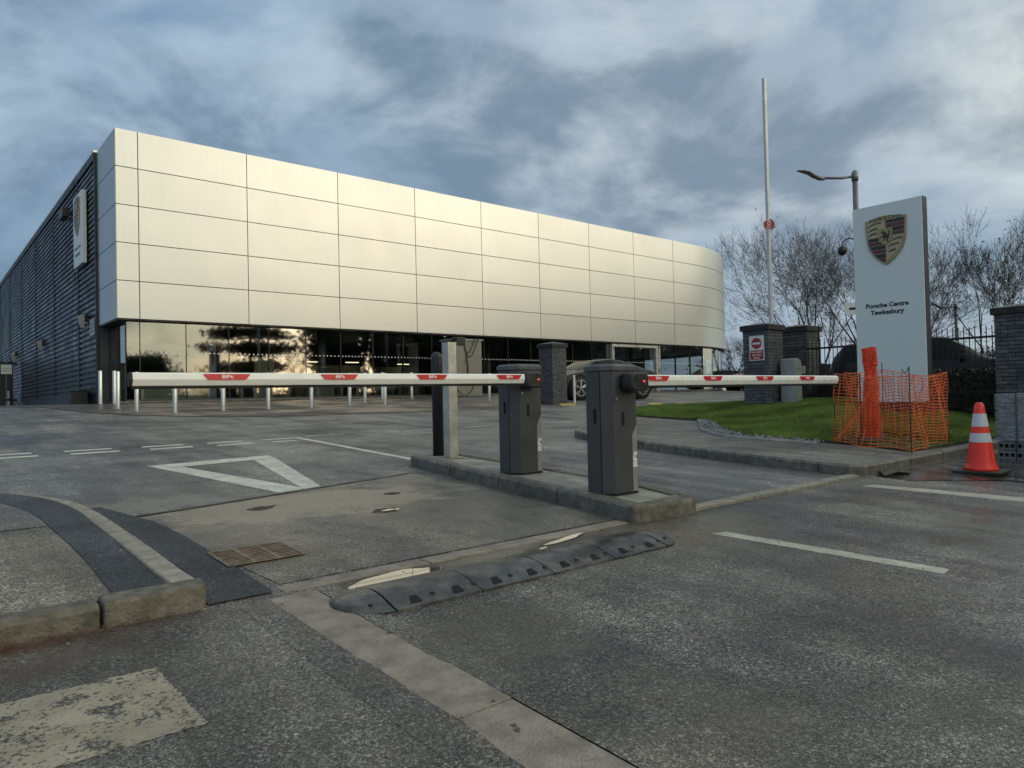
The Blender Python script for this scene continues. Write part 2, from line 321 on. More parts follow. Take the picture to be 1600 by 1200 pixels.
M['alloy'] = simple('alloy_rim', (0.52, 0.52, 0.52), 0.3, 0.8, 0.05, 9)
M['car_grey'] = simple('graphite_car_paint', (0.014, 0.016, 0.021), 0.32, 0.0, 0.05, 2, spec=0.22)
M['car_red'] = simple('red_car_paint', (0.30, 0.012, 0.022), 0.22, 0.1, 0.05, 2)
M['car_navy'] = simple('navy_car_paint', (0.014, 0.016, 0.021), 0.32, 0.0, 0.05, 2, spec=0.22)
M['car_blue'] = simple('blue_car_paint', (0.02, 0.04, 0.22), 0.25, 0.1, 0.05, 2)
M['car_white'] = simple('white_car_paint', (0.62, 0.63, 0.64), 0.2, 0.1, 0.03, 2)
M['cargap'] = simple('wheel_arch', (0.006, 0.006, 0.006), 0.9)
M['chrome'] = simple('chrome_trim', (0.75, 0.76, 0.78), 0.15, 0.9, 0.03, 2)
M['evgrey'] = simple('charger_grey', (0.24, 0.225, 0.20), 0.5, 0.2, 0.06, 2)
M['boxgrey'] = simple('cabinet_grey', (0.36, 0.36, 0.345), 0.42, 0.25, 0.06, 3)
M['lampgrey'] = simple('lamp_post_grey', (0.20, 0.205, 0.205), 0.45, 0.5, 0.1, 2)
M['armgrey'] = simple('raised_arm_grey', (0.55, 0.57, 0.59), 0.4, 0.2, 0.06, 1)
M['rust'] = simple('rusty_iron', (0.24, 0.18, 0.13), 0.75, 0.2, 0.4, 14, 0.3, 90)
M['pit'] = simple('pit_shade', (0.008, 0.008, 0.008), 1.0)  # near-black for seams and for shade painted in slots and holes
M['packbrick'] = simple('grey_brick', (0.16, 0.165, 0.18), 0.7, 0, 0.2, 12, 0.2, 90, objvar=0.18)
M['strap'] = simple('green_strap', (0.05, 0.10, 0.08), 0.4, 0, 0.1, 5)
M['needle'] = simple('pine_needle', (0.11, 0.045, 0.025), 0.8, 0, 0.4, 8)
M['leafbrown'] = simple('fallen_leaf', (0.16, 0.085, 0.045), 0.7, 0, 0.4, 20)
M['roofred'] = simple('clay_roof', (0.22, 0.10, 0.05), 0.8, 0, 0.2, 4)
M['render'] = simple('cream_render', (0.50, 0.46, 0.36), 0.8, 0, 0.1, 2)
M['roofgrey'] = simple('flat_roof', (0.12, 0.12, 0.12), 0.8)
M['farwood'] = simple('far_twigs', (0.075, 0.072, 0.068), 0.95, 0, 0.35, 0.4)
# clear stretch film
m = bpy.data.materials.new('stretch_film'); m.use_nodes = True; t = m.node_tree; t.nodes.clear()
o = nd(t, 'ShaderNodeOutputMaterial'); tr = nd(t, 'ShaderNodeBsdfTransparent'); tr.inputs[0].default_value = (0.86, 0.9, 0.92, 1)
pb = nd(t, 'ShaderNodeBsdfPrincipled'); pb.inputs['Base Color'].default_value = (0.62, 0.66, 0.70, 1); pb.inputs['Roughness'].default_value = 0.18
g = nd(t, 'ShaderNodeNewGeometry')
wv = noise(t, mapping(t, g.outputs['Position'], scale=(5, 5, 30)), 1.4, 6, 0.6, 1.2)
bn = nd(t, 'ShaderNodeBump'); bn.inputs['Strength'].default_value = 0.7; bn.inputs['Distance'].default_value = 0.02; lk(t, wv, bn.inputs['Height']); lk(t, bn.outputs[0], pb.inputs['Normal'])
mx = nd(t, 'ShaderNodeMixShader'); lk(t, mrange(t, wv, 0.35, 0.7, 0.10, 0.50), mx.inputs[0]); lk(t, tr.outputs[0], mx.inputs[1]); lk(t, pb.outputs[0], mx.inputs[2]); lk(t, mx.outputs[0], o.inputs[0])
M['film'] = m

# ------------------------------------------------------------------ helpers
ORG = {}
def tag(o, label=None, cat=None, group=None, kind=None):
    if label: o['label'] = label
    if cat: o['category'] = cat
    if group: o['group'] = group
    if kind: o['kind'] = kind
    return o
def thing(name, label, cat, loc=(0, 0, 0), group=None):
    o = bpy.data.objects.new(name, None); C.objects.link(o); o.location = loc; o.empty_display_size = 0.2
    ORG[o] = Vector(loc); return tag(o, label, cat, group)
def structure(o): o['kind'] = 'structure'; return o
class MB:
    def __init__(s): s.v = []; s.f = []; s.mi = []; s.cur = 0
    def add(s, vs, fs):
        b = len(s.v); s.v.extend([tuple(x) for x in vs])
        for f in fs: s.f.append(tuple(b + i for i in f)); s.mi.append(s.cur)
        return s
    def box(s, x0, x1, y0, y1, z0, z1):
        return s.add([(x0, y0, z0), (x1, y0, z0), (x1, y1, z0), (x0, y1, z0), (x0, y0, z1), (x1, y0, z1), (x1, y1, z1), (x0, y1, z1)],
                     [(3, 2, 1, 0), (4, 5, 6, 7), (0, 1, 5, 4), (1, 2, 6, 5), (2, 3, 7, 6), (3, 0, 4, 7)])
    def poly(s, pts): return s.add(pts, [tuple(range(len(pts)))])
    def prism(s, pts, z0, z1):
        n = len(pts); g0 = z0 if callable(z0) else (lambda x, y: z0); g1 = z1 if callable(z1) else (lambda x, y: z1)
        vs = [(x, y, g0(x, y)) for x, y in pts] + [(x, y, g1(x, y)) for x, y in pts]
        return s.add(vs, [tuple(range(n - 1, -1, -1)), tuple(range(n, 2 * n))] + [(i, (i + 1) % n, n + (i + 1) % n, n + i) for i in range(n)])
    def slab(s, pts, o, r, u, d):
        """extrude an outline given in the plane (r,u) at o by depth d along r x u"""
        o, r, u = Vector(o), Vector(r), Vector(u); nrm = r.cross(u)
        a = [o + r * p + u * q for p, q in pts]; bb = [x + nrm * d for x in a]; n = len(pts)
        return s.add(a + bb, [tuple(range(n - 1, -1, -1)), tuple(range(n, 2 * n))] + [(i, (i + 1) % n, n + (i + 1) % n, n + i) for i in range(n)])
    def loft(s, rings, cap=True, closed=True):
        n = len(rings[0]); vs = [p for r in rings for p in r]; fs = []
        for k in range(len(rings) - 1):
            for i in range(n if closed else n - 1):
                j = (i + 1) % n; fs.append((k * n + i, k * n + j, (k + 1) * n + j, (k + 1) * n + i))
        if cap and closed:
            fs.append(tuple(range(n - 1, -1, -1))); fs.append(tuple((len(rings) - 1) * n + i for i in range(n)))
        return s.add(vs, fs)
    def tube(s, path, r, n=8, cap=True):
        path = [Vector(p) for p in path]; rr = r if isinstance(r, (list, tuple)) else [r] * len(path); rings = []
        ref = None
        for i, p in enumerate(path):
            d = (path[min(i + 1, len(path) - 1)] - path[max(i - 1, 0)]).normalized()
            if ref is None: ref = Vector((0, 0, 1)) if abs(d.z) < 0.9 else Vector((1, 0, 0))
            a = d.cross(ref).normalized(); b = d.cross(a).normalized(); ref = -b if False else ref
            rings.append([p + a * (rr[i] * math.cos(2 * math.pi * k / n)) + b * (rr[i] * math.sin(2 * math.pi * k / n)) for k in range(n)])
        return s.loft(rings, cap)
    def lathe(s, prof, cx, cy, n=20, cap=True):
        return s.loft([[(cx + r * math.cos(2 * math.pi * k / n), cy + r * math.sin(2 * math.pi * k / n), z) for k in range(n)] for r, z in prof], cap)
    def build(s, name, mat, parent=None, smooth=False, bevel=0.0, origin=None, seg=2):
        og = ORG[parent] if parent is not None else Vector(origin if origin is not None else (0, 0, 0))
        me = bpy.data.meshes.new(name); me.from_pydata([(x - og.x, y - og.y, z - og.z) for x, y, z in s.v], [], s.f)
        for mm in (mat if isinstance(mat, (list, tuple)) else [mat]): me.materials.append(mm)
        if any(s.mi): me.polygons.foreach_set('material_index', s.mi)
        if smooth: me.polygons.foreach_set('use_smooth', [True] * len(s.f))
        me.update()
        o = bpy.data.objects.new(name, me); C.objects.link(o)
        if parent is not None: o.parent = parent
        else: o.location = og
        if bevel:
            bv = o.modifiers.new('bevel', 'BEVEL'); bv.width = bevel; bv.segments = seg; bv.limit_method = 'ANGLE'; bv.angle_limit = rad(40)
        if smooth and not bevel:
            me.polygons.foreach_set('use_smooth', [True] * len(s.f))
        ORG[o] = og
        return o
def kids(o): return list(o.children)
def copy_tree(o, parent=None):
    c = o.copy(); C.objects.link(c)
    if parent is not None: c.parent = parent
    for ch in kids(o): copy_tree(ch, c)
    return c
def np_mesh(name, verts, faces_flat, nper, mat, parent=None, origin=(0, 0, 0), smooth=False):
    og = np.array(ORG[parent] if parent is not None else origin, dtype=np.float32)
    verts = np.asarray(verts, dtype=np.float32).reshape(-1, 3) - og
    ff = np.asarray(faces_flat, dtype=np.int32).ravel(); nf = len(ff) // nper
    me = bpy.data.meshes.new(name); me.vertices.add(len(verts)); me.vertices.foreach_set('co', verts.ravel())
    me.loops.add(len(ff)); me.loops.foreach_set('vertex_index', ff); me.polygons.add(nf)
    me.polygons.foreach_set('loop_start', np.arange(0, len(ff), nper, dtype=np.int32)); me.polygons.foreach_set('loop_total', np.full(nf, nper, dtype=np.int32))
    me.materials.append(mat)
    me.update(calc_edges=True); me.validate()
    if smooth: me.polygons.foreach_set('use_smooth', [True] * nf)
    o = bpy.data.objects.new(name, me); C.objects.link(o)
    if parent is not None: o.parent = parent
    else: o.location = og.tolist()
    ORG[o] = Vector(og.tolist()); return o
def text(name, s, size, o, r, u, mat, parent, depth=0.003, align='CENTER', stretch=1.0, bold=0.0):
    cu = bpy.data.curves.new(name, 'FONT'); cu.body = s; cu.size = size; cu.extrude = depth; cu.align_x = align; cu.align_y = 'CENTER'; cu.resolution_u = 3; cu.offset = bold
    ob = bpy.data.objects.new(name, cu); C.objects.link(ob); dg = bpy.context.evaluated_depsgraph_get(); dg.update()
    me = bpy.data.meshes.new_from_object(ob.evaluated_get(dg)); bpy.data.objects.remove(ob); bpy.data.curves.remove(cu)
    o, r, u = Vector(o), Vector(r).normalized(), Vector(u).normalized(); nrm = r.cross(u); og = ORG[parent]
    for v in me.vertices: v.co = o + r * (v.co.x * stretch) + u * v.co.y + nrm * v.co.z - og
    me.name = name; me.materials.clear(); me.materials.append(mat)
    x = bpy.data.objects.new(name, me); C.objects.link(x); x.parent = parent; ORG[x] = og; return x

def G(y): return min(max(0.05 * y, -0.15), 1.225)
def sheet(name, pts, dz, mat, parent=None):
    b = MB(); b.poly([(x, y, G(y) + dz) for x, y in pts]); o = b.build(name, mat, parent)
    if parent is None: structure(o)
    return o
def grid_sheet(name, xs, ys, dz, mat):
    b = MB(); b.add([(x, y, G(y) + dz) for y in ys for x in xs], [(j * len(xs) + i, j * len(xs) + i + 1, (j + 1) * len(xs) + i + 1, (j + 1) * len(xs) + i) for j in range(len(ys) - 1) for i in range(len(xs) - 1)])
    return structure(b.build(name, mat))
def resample(path, step):
    P = [Vector((p[0], p[1])) for p in path]; out = [P[0]]; acc = 0
    L = [0]
    for a, b in zip(P, P[1:]): L.append(L[-1] + (b - a).length)
    n = max(1, round(L[-1] / step)); res = []
    for k in range(n + 1):
        d = L[-1] * k / n
        i = max(j for j in range(len(L)) if L[j] <= d + 1e-9); i = min(i, len(P) - 2)
        f = (d - L[i]) / (L[i + 1] - L[i]) if L[i + 1] > L[i] else 0
        res.append(P[i].lerp(P[i + 1], f))
    return res
def smooth_path(path, it=2):
    P = [Vector(p) for p in path]
    for _ in range(it):
        Q = [P[0]]
        for a, b in zip(P, P[1:]): Q += [a.lerp(b, 0.25), a.lerp(b, 0.75)]
        Q.append(P[-1]); P = Q
    return P
def kerb_run(parent, path, width, top, mat, stone=0.915, side=1, zf=None, low=-0.12, bevel=0.018, gap=0.010, name='kerb_stone', jit=0.003):
    """kerb stones laid end to end along a path; side=+1 puts the body of the kerb to the left of the direction of travel"""
    zf = zf or (lambda x, y: G(y))
    fine = resample(path, stone / 5); n5 = len(fine) - 1; nst = max(1, round(n5 / 5))
    for k in range(nst):
        i0, i1 = round(k * n5 / nst), round((k + 1) * n5 / nst)
        seg = fine[i0:i1 + 1]
        if len(seg) < 2: continue
        h = random.uniform(-jit, jit); rings = []; off = random.uniform(-jit, jit)
        for i, p in enumerate(seg):
            gi = i0 + i; d = (fine[min(gi + 1, n5)] - fine[max(gi - 1, 0)]).normalized(); nr = Vector((-d.y, d.x)) * side
            q = p.copy()
            if i == 0: q += d * gap / 2
            if i == len(seg) - 1: q -= d * gap / 2
            z = zf(q.x, q.y); tp = top(q.x, q.y) if callable(top) else top
            w0 = 0.022 if tp > 0.05 else 0.0
            prof = [(0, low), (0, tp - (0.028 if tp > 0.05 else 0.004)), (w0, tp), (width, tp), (width, low)]
            ring = [(q.x + nr.x * (a + off), q.y + nr.y * (a + off), z + b + (h if b > -0.05 else 0)) for a, b in prof]
            rings.append(ring)
        b = MB(); b.loft(rings); b.build(name, mat, parent, bevel=bevel * 0.5)

# ------------------------------------------------------------------ ground, roads and pavements
grid_sheet('ground', [-400, -60, 200, 600], [-300, -3, 24.5, 700], -0.20, M['ground'])
grid_sheet('asphalt_road', [-60, -20, 0, 20, 60, 120], [-60, -3, 8, 16, 24.5, 120], 0.0, M['road'])
sheet('internal_road', [(1.33, 6.05), (4.28, 6.78), (4.40, 7.3), (5.1, 7.3), (5.1, 4.0), (4.8, 3.72), (8.0, 3.72), (8.05, 5.5), (8.4, 7.5), (8.9, 8.6), (12.6, 11.8), (17, 13.6), (30, 15), (60, 16), (60, 24.4), (-30, 24.4), (-30, 8.2), (0.5, 7.7), (1.15, 6.5)], 0.004, M['road2'])
sheet('silty_apron', [(1.50, 3.72), (4.2, 3.72), (4.25, 6.72), (1.33, 6.0), (1.35, 5.6)], 0.004, M['apron'])
trench = sheet('tarmac_patch', [(1.10, 3.60), (1.42, 3.60), (1.43, 4.4), (1.42, 5.2), (1.38, 5.75), (1.18, 6.6), (1.08, 6.6), (1.10, 5.6)], 0.010, M['newtar'])
b = MB()
for (xa, ya, xb, yb) in ((1.33, 6.05, 4.26, 6.76),):
    d = Vector((xb - xa, yb - ya)).normalized(); nr = Vector((-d.y, d.x)) * 0.022
    pts = [(xa - nr.x, ya - nr.y), (xb - nr.x, yb - nr.y), (xb + nr.x, yb + nr.y), (xa + nr.x, ya + nr.y)]
    b.poly([(x, y, G(y) + 0.007) for x, y in pts])
structure(b.build('tar_joint', M['ribdark']))

# left pavement with its kerbs
KL = smooth_path([(1.08, 3.62), (1.08, 5.4), (1.07, 6.3), (0.92, 6.95), (0.55, 7.5), (-0.2, 8.0), (-2.0, 8.45), (-9, 9.2)], 2)
pav = structure(sheet('pavement', [(0.96, 3.70)] + [(p.x - 0.12, p.y - 0.03) for p in KL[3:-1]] + [(-9, 8.9), (-9, 3.70)], 0.092, M['oldpath']))
top_l = lambda x, y: 0.115 - 0.03 * min(1, max(0, (y - 4.2) / 2))
kerb_run(pav, [(p.x, p.y) for p in KL if p.y > 3.95 or p.x < 0.5][0:0] + [(1.090, 3.73)] + [(p.x, p.y) for p in KL if p.y > 3.9], 0.13, top_l, M['kerbpale'], side=1, stone=0.62)
kerb_run(pav, [(-6.0, 3.575), (0.64, 3.575)], 0.135, 0.115, M['kerb'], side=1, stone=0.52, jit=0.006, bevel=0.026)
b = MB(); b.prism([(0.65, 3.575), (1.05, 3.575), (1.085, 3.595), (1.095, 3.63), (1.095, 3.722), (0.65, 3.722)], lambda x, y: G(y) - 0.1, lambda x, y: G(y) + 0.115)
b.build('kerb_stone', M['kerb'], pav, bevel=0.014, seg=2)
inner = [(p.x - 0.135, p.y - 0.03) for p in KL if p.y > 3.7]
wid = [(x - 0.235 + 0.02 * math.sin(y * 1.7), y - 0.13) for x, y in inner]
sheet('tarmac_patch', [(0.955, 3.72)] + inner + wid[::-1] + [(0.70, 3.72)], 0.099, M['newtar'], pav)

wp = [q for q in wid if q[1] > 5.62]
sheet('pavement_patch', [(-9, 5.55)] + [(wp[0][0], 5.60)] + wp + [(-9, 8.6)], 0.0965, M['path2'], pav)

# flush channel blocks
chan = structure(sheet('road_edge', [(1.35, 0.4), (1.35, 3.5), (1.60, 3.5), (1.60, 0.4)], 0.003, M['newtar']))
kerb_run(chan, [(1.60, 0.35), (1.605, 3.50)], 0.26, 0.010, M['channel'], side=1, stone=0.78, bevel=0.006, low=-0.05, gap=0.006)
kerb_run(chan, [(1.46, 3.56), (4.15, 3.56)], 0.13, 0.012, M['channel'], side=1, stone=0.9, bevel=0.006, low=-0.05)
kerb_run(chan, [(4.86, 3.53), (8.02, 3.53)], 0.14, 0.030, M['kerbpale'], side=1, stone=0.9, bevel=0.012, low=-0.05)

for xs_, sg_ in ((1.345, 1), (1.607, -1)):
    rnd = random.Random(4 + sg_); a = []; y = 0.35
    while y < 3.5: a.append((xs_ + sg_ * max(0.004, rnd.uniform(0.0, 0.008) + 0.016 * math.sin(y * 3.3 + sg_) + 0.006 * math.sin(y * 11)), y)); y += 0.03
    b = MB(); b.loft([[(xs_ - sg_ * 0.14, y, G(y) + 0.001), (xs_ - sg_ * 0.03, y, G(y) + 0.0115), (x, y, G(y) + 0.0125)] for x, y in a], cap=False, closed=False); structure(b.build('tar_edge', M['road']))

# right pavement, nose and kerbs
KR = smooth_path([(17.0, 3.58), (8.6, 3.54), (8.05, 3.54), (8.04, 4.0), (8.06, 5.2), (8.22, 6.8), (8.45, 7.9), (8.75, 8.75), (9.6, 9.35), (12.9, 11.95), (16.5, 13.2), (21, 14.6)], 2)
pav2 = structure(sheet('pavement', [(p.x + 0.06, p.y + 0.06) for p in KR if p.y < 7.5] + [(p.x + 0.1, p.y - 0.06) for p in KR if p.y >= 7.5] + [(21, 3.7)], 0.112, M['path2']))
kerb_run(pav2, [(p.x, p.y) for p in KR], 0.13, 0.125, M['kerbdark'], side=-1, stone=0.915)

# raised lawn
def seg_d(px, py, path):
    best = 1e9
    for (ax, ay), (bx, by) in zip(path, path[1:]):
        dx, dy = bx - ax, by - ay; tt = max(0, min(1, ((px - ax) * dx + (py - ay) * dy) / (dx * dx + dy * dy)))
        best = min(best, math.hypot(px - ax - tt * dx, py - ay - tt * dy))
    return best
LAWN = [(17.5, 3.74), (11.0, 3.76), (10.15, 3.82), (10.42, 4.6), (10.40, 5.2), (10.3, 5.75), (10.35, 6.4), (10.9, 7.1), (12.0, 8.0), (12.75, 8.75), (12.65, 9.8), (12.75, 11.5), (13.3, 12.1), (16.0, 12.9), (19.5, 13.6), (21.5, 13.9), (21.5, 9.5), (17.5, 9.2)]
FRONT = LAWN[:16]
def inside(x, y, P):
    c = False; j = len(P) - 1
    for i in range(len(P)):
        if (P[i][1] > y) != (P[j][1] > y) and x < (P[j][0] - P[i][0]) * (y - P[i][1]) / (P[j][1] - P[i][1]) + P[i][0]: c = not c
        j = i
    return c
def LZ(x, y):
    d = seg_d(x, y, FRONT); s = min(1, d / 4.0); s = s * s * (3 - 2 * s)
    e = G(y) + 0.15
    return e + max(0.0, 0.93 - e) * s * min(1.0, max(0.0, (x - 9.5) / 4.0))
bm = bmesh.new(); N_ = 0.25
x0, x1, y0, y1 = 9.8, 21.6, 3.5, 14.2
nx, ny = int((x1 - x0) / N_) + 1, int((y1 - y0) / N_) + 1
vb = [bm.verts.new((p[0], p[1], 0)) for p in LAWN]
from mathutils.geometry import delaunay_2d_cdt
pts = [Vector(p) for p in LAWN]; edges = [(i, (i + 1) % len(LAWN)) for i in range(len(LAWN))]
for i in range(nx):
    for j in range(ny):
        x, y = x0 + i * N_, y0 + j * N_
        if inside(x, y, LAWN) and seg_d(x, y, LAWN + [LAWN[0]]) > 0.08: pts.append(Vector((x, y)))
vs, es, fs, *_ = delaunay_2d_cdt(pts, edges, [], 1, 1e-4)
bm.free()
b = MB(); b.add([(v.x, v.y, LZ(v.x, v.y)) for v in vs], fs)
lawn = structure(b.build('lawn', M['turf'], smooth=True))
b = MB(); b.loft([[(p[0], p[1], G(p[1]) - 0.1) for p in LAWN], [(p[0], p[1], LZ(*p)) for p in LAWN]], cap=False); b.build('turf_edge', M['soil'], lawn)
# grass blades
NB = 120000
P = np.column_stack([RNG.uniform(9.9, 17.6, NB * 2), RNG.uniform(3.7, 13.4, NB * 2)])
lp = np.array(LAWN); ins = np.zeros(len(P), bool); j = len(lp) - 1
for i in range(len(lp)):
    cnd = (lp[i, 1] > P[:, 1]) != (lp[j, 1] > P[:, 1]); xx = (lp[j, 0] - lp[i, 0]) * (P[:, 1] - lp[i, 1]) / (lp[j, 1] - lp[i, 1] + 1e-12) + lp[i, 0]
    ins ^= cnd & (P[:, 0] < xx); j = i
P = P[ins]
hole = (P[:, 0] > 10.1) & (P[:, 0] < 11.5) & (P[:, 1] < 4.9) & (RNG.random(len(P)) < 0.9)
P = P[~hole][:NB]
dmin = np.full(len(P), 1e9)
for (ax, ay), (bx, by) in zip(FRONT, FRONT[1:]):
    dx, dy = bx - ax, by - ay; tt = np.clip(((P[:, 0] - ax) * dx + (P[:, 1] - ay) * dy) / (dx * dx + dy * dy), 0, 1)
    dmin = np.minimum(dmin, np.hypot(P[:, 0] - ax - tt * dx, P[:, 1] - ay - tt * dy))
s = np.clip(dmin / 4, 0, 1); s = s * s * (3 - 2 * s); e = np.clip(0.05 * P[:, 1], -0.15, 1.225) + 0.15
Z = e + np.maximum(0, 0.93 - e) * s * np.clip((P[:, 0] - 9.5) / 4, 0, 1)
ang = RNG.uniform(0, 2 * np.pi, len(P)); wd = RNG.uniform(0.004, 0.009, len(P)); hh = RNG.uniform(0.03, 0.075, len(P)); lean = RNG.uniform(-0.03, 0.03, (len(P), 2))
V = np.empty((len(P), 3, 3))
V[:, 0] = np.column_stack([P[:, 0] - wd * np.cos(ang), P[:, 1] - wd * np.sin(ang), Z - 0.005])
V[:, 1] = np.column_stack([P[:, 0] + wd * np.cos(ang), P[:, 1] + wd * np.sin(ang), Z - 0.005])
V[:, 2] = np.column_stack([P[:, 0] + lean[:, 0], P[:, 1] + lean[:, 1], Z + hh])
tag(np_mesh('grass', V, np.arange(len(P) * 3), 3, M['grass']), 'short green grass on the sloping lawn', 'grass', kind='stuff')
# soil dug up inside the orange netting
b = MB()
for k in range(26):
    x, y = random.uniform(10.5, 11.5), random.uniform(4.05, 4.8); r = random.uniform(0.05, 0.16)
    z = LZ(x, y)
    b.lathe([(r, z - 0.03), (r * 0.85, z + r * 0.25), (r * 0.4, z + r * 0.45), (0.01, z + r * 0.5)], x, y, 7)
tag(b.build('dug_soil', M['soil'], smooth=True), kind='stuff', label='clods of dark soil inside the orange netting', cat='soil')
# path edging and slate chippings beside the lawn
EDGE = smooth_path([(10.0, 5.0), (9.96, 5.5), (9.88, 6.0), (9.93, 6.55), (10.35, 7.15), (11.2, 7.9), (12.1, 8.45), (12.55, 8.85)], 2)
kerb_run(pav2, [(p.x, p.y) for p in EDGE], 0.05, 0.155, M['edging'], side=-1, stone=0.9, bevel=0.01, name='path_edging')
b = MB()
def stone(b, x, y, z, r):
    n = 6; a0 = random.uniform(0, 6.3); tilt = random.uniform(-0.5, 0.5); sx, sy = random.uniform(0.7, 1.4), random.uniform(0.5, 0.9)
    top = []; bot = []
    for k in range(n):
        a = a0 + 2 * math.pi * k / n; q = r * random.uniform(0.75, 1.1); X, Y = q * sx * math.cos(a), q * sy * math.sin(a)
        bot.append((x + X, y + Y, z - 0.01)); top.append((x + X * 0.75, y + Y * 0.75, z + r * 0.55 + X * tilt))
    b.loft([bot, top])
def bed_at(): 
    while True:
        x, y = random.uniform(9.9, 12.8), random.uniform(5.1, 8.9)
        d = min(math.hypot(x - p.x, y - p.y) for p in EDGE)
        if not inside(x, y, LAWN) and d < 0.55 and x > 9.95 and inside(x, y, [(p.x + 0.05, p.y) for p in EDGE] + [(13.2, 8.7), (11.5, 6.5), (10.9, 5.0)]): return x, y
for k in range(620):
    x, y = bed_at(); stone(b, x, y, G(y) + 0.13, random.uniform(0.02, 0.055))
tag(b.build('slate_chippings', M['slate']), 'grey slate chippings between path edging and lawn', 'stones', kind='stuff')

# paved forecourt in front of the showroom
fc = smooth_path([(-20, 24.45), (2.6, 24.4), (2.95, 22.0), (3.4, 19.8), (4.4, 17.9), (6.0, 16.6), (8.0, 16.25)], 2)
structure(sheet('forecourt_paving', [(p.x, p.y) for p in fc] + [(14.0, 16.1), (15.6, 17.2), (15.8, 24.4)], 0.012, M['paving']))
grid_sheet('showroom_apron', [5.0, 20, 44, 60], [24.45, 30, 42], 0.02, M['paving'])
kerb_run(structure(sheet('kerb_line', [(5.2, 24.9), (40, 24.9), (40, 25.0), (5.2, 25.0)], 0.006, M['paving'])), [(5.0, 25.35), (38, 25.35)], 0.3, 0.07, M['kerb'], side=1, stone=2.0)
b = MB()
fpts = [(p.x, p.y) for p in fc[4:]] + [(14.0, 16.1)]
for (xa, ya), (xb, yb) in zip(fpts, fpts[1:]):
    b.poly([(xa, ya - 0.10, G(ya - 0.1) + 0.016), (xb, yb - 0.10, G(yb - 0.1) + 0.016), (xb, yb, G(yb) + 0.016), (xa, ya, G(ya) + 0.016)])
structure(b.build('drain_channel', M['ribdark']))
# far plateau behind the fence
b = MB(); b.add([(16.9, -20, 0.76), (90, -20, 0.76), (90, 13, 0.76), (16.9, 9.0, 0.76), (16.9, 3.7, 0.76)], [(0, 1, 2, 3, 4)])
structure(b.build('car_park', M['carpark']))

# ------------------------------------------------------------------ road markings
def jag(pts, step, amp, seed=1):
    rnd = random.Random(seed); out = []
    for (ax, ay), (bx, by) in zip(pts, pts[1:] + pts[:1]):
        L = math.hypot(bx - ax, by - ay); n = max(1, int(L / step))
        for k in range(n):
            f = k / n; out.append((ax + (bx - ax) * f + rnd.uniform(-amp, amp), ay + (by - ay) * f + rnd.uniform(-amp, amp)))
    return out
def mark(pts, mat='white', dz=0.0058):
    if mat in ('white_worn', 'white_side'): pts = jag(pts, 0.012 if mat == 'white_worn' else 0.02, 0.006); dz = 0.0012
    return sheet('road_marking', pts, dz, M[mat])
for pts in [[(-0.3, 10.72), (0.83, 10.58), (1.31, 10.78), (1.28, 10.98), (0.2, 10.92)]]: pass
for x0_, x1_ in ((-0.25, 0.95 + 0.3), (1.60, 2.18), (2.55, 3.12), (3.45, 4.0)):
    mark([(x0_, 10.72), (x1_, 10.76), (x1_, 10.91), (x0_, 10.87)], 'white')
    mark([(x0_ - 0.02, 11.11), (x1_ - 0.03, 11.15), (x1_ - 0.03, 11.28), (x0_ - 0.02, 11.24)], 'white')
mark([(4.27, 10.75), (4.70, 10.78), (4.70, 10.90), (4.27, 10.87)]); mark([(4.27, 11.16), (4.93, 11.19), (4.93, 11.30), (4.27, 11.27)])
mark([(4.84, 7.45), (4.94, 7.45), (4.94, 11.18), (4.83, 11.18)])
mark([(2.08, 9.02), (3.60, 9.22), (3.56, 8.96), (3.25, 8.86), (2.40, 8.72)])
mark([(2.10, 9.00), (2.40, 8.70), (2.88, 6.55), (2.84, 6.46), (2.60, 6.40)])
mark([(3.57, 8.95), (3.27, 8.85), (2.88, 6.60), (2.86, 6.47), (3.06, 6.52)])
for x0_, x1_ in ((5.1, 5.8), (6.7, 7.65), (8.4, 9.1), (10.5, 11.4), (12.1, 13.2)): mark([(x0_, 11.36), (x1_, 11.36), (x1_, 11.46), (x0_, 11.46)], 'white_far')
mark([(0.735, 2.43), (0.715, 3.0), (-0.6, 3.02), (-2.2, 3.0), (-2.2, 2.45), (-0.4, 2.46)], 'white_worn')
mark([(4.365, 2.98), (4.50, 2.95), (4.70, 1.56), (4.555, 1.545)], 'white_side'); mark([(7.41, 3.26), (7.63, 3.23), (8.02, 1.9), (8.1, 1.2), (7.85, 1.2), (7.74, 1.9)], 'white_side')
mark([(10.3, 2.5), (10.38, 2.42), (9.9, 1.0), (9.8, 1.0)], 'white_side')
# puddles
def puddle(cx, cy, rx, ry, rot, lift, n=26, seed=1):
    rnd = random.Random(seed); ph = [rnd.uniform(0, 6.3) for _ in range(4)]; pts = []
    for k in range(n):
        a = 2 * math.pi * k / n; q = 1 + 0.18 * math.sin(2 * a + ph[0]) + 0.14 * math.sin(3 * a + ph[1]) + 0.08 * math.sin(5 * a + ph[2])
        x, y = rx * q * math.cos(a), ry * q * math.sin(a)
        pts.append((cx + x * math.cos(rot) - y * math.sin(rot), cy + x * math.sin(rot) + y * math.cos(rot)))
    b = MB(); b.poly([(x, y, G(y) + lift) for x, y in pts]); return structure(b.build('puddle', M['water']))
puddle(2.06, 3.455, 0.25, 0.090, 0.03, 0.006, seed=3)
puddle(3.42, 3.50, 0.20, 0.035, 0.22, 0.006, seed=8)
puddle(3.05, 3.40, 0.10, 0.020, 0.15, 0.006, seed=9)
puddle(2.99, 5.09, 0.08, 0.025, 0.1, 0.0085, seed=11)
puddle(9.35, 2.50, 0.50, 0.30, -0.4, 0.009, seed=19)
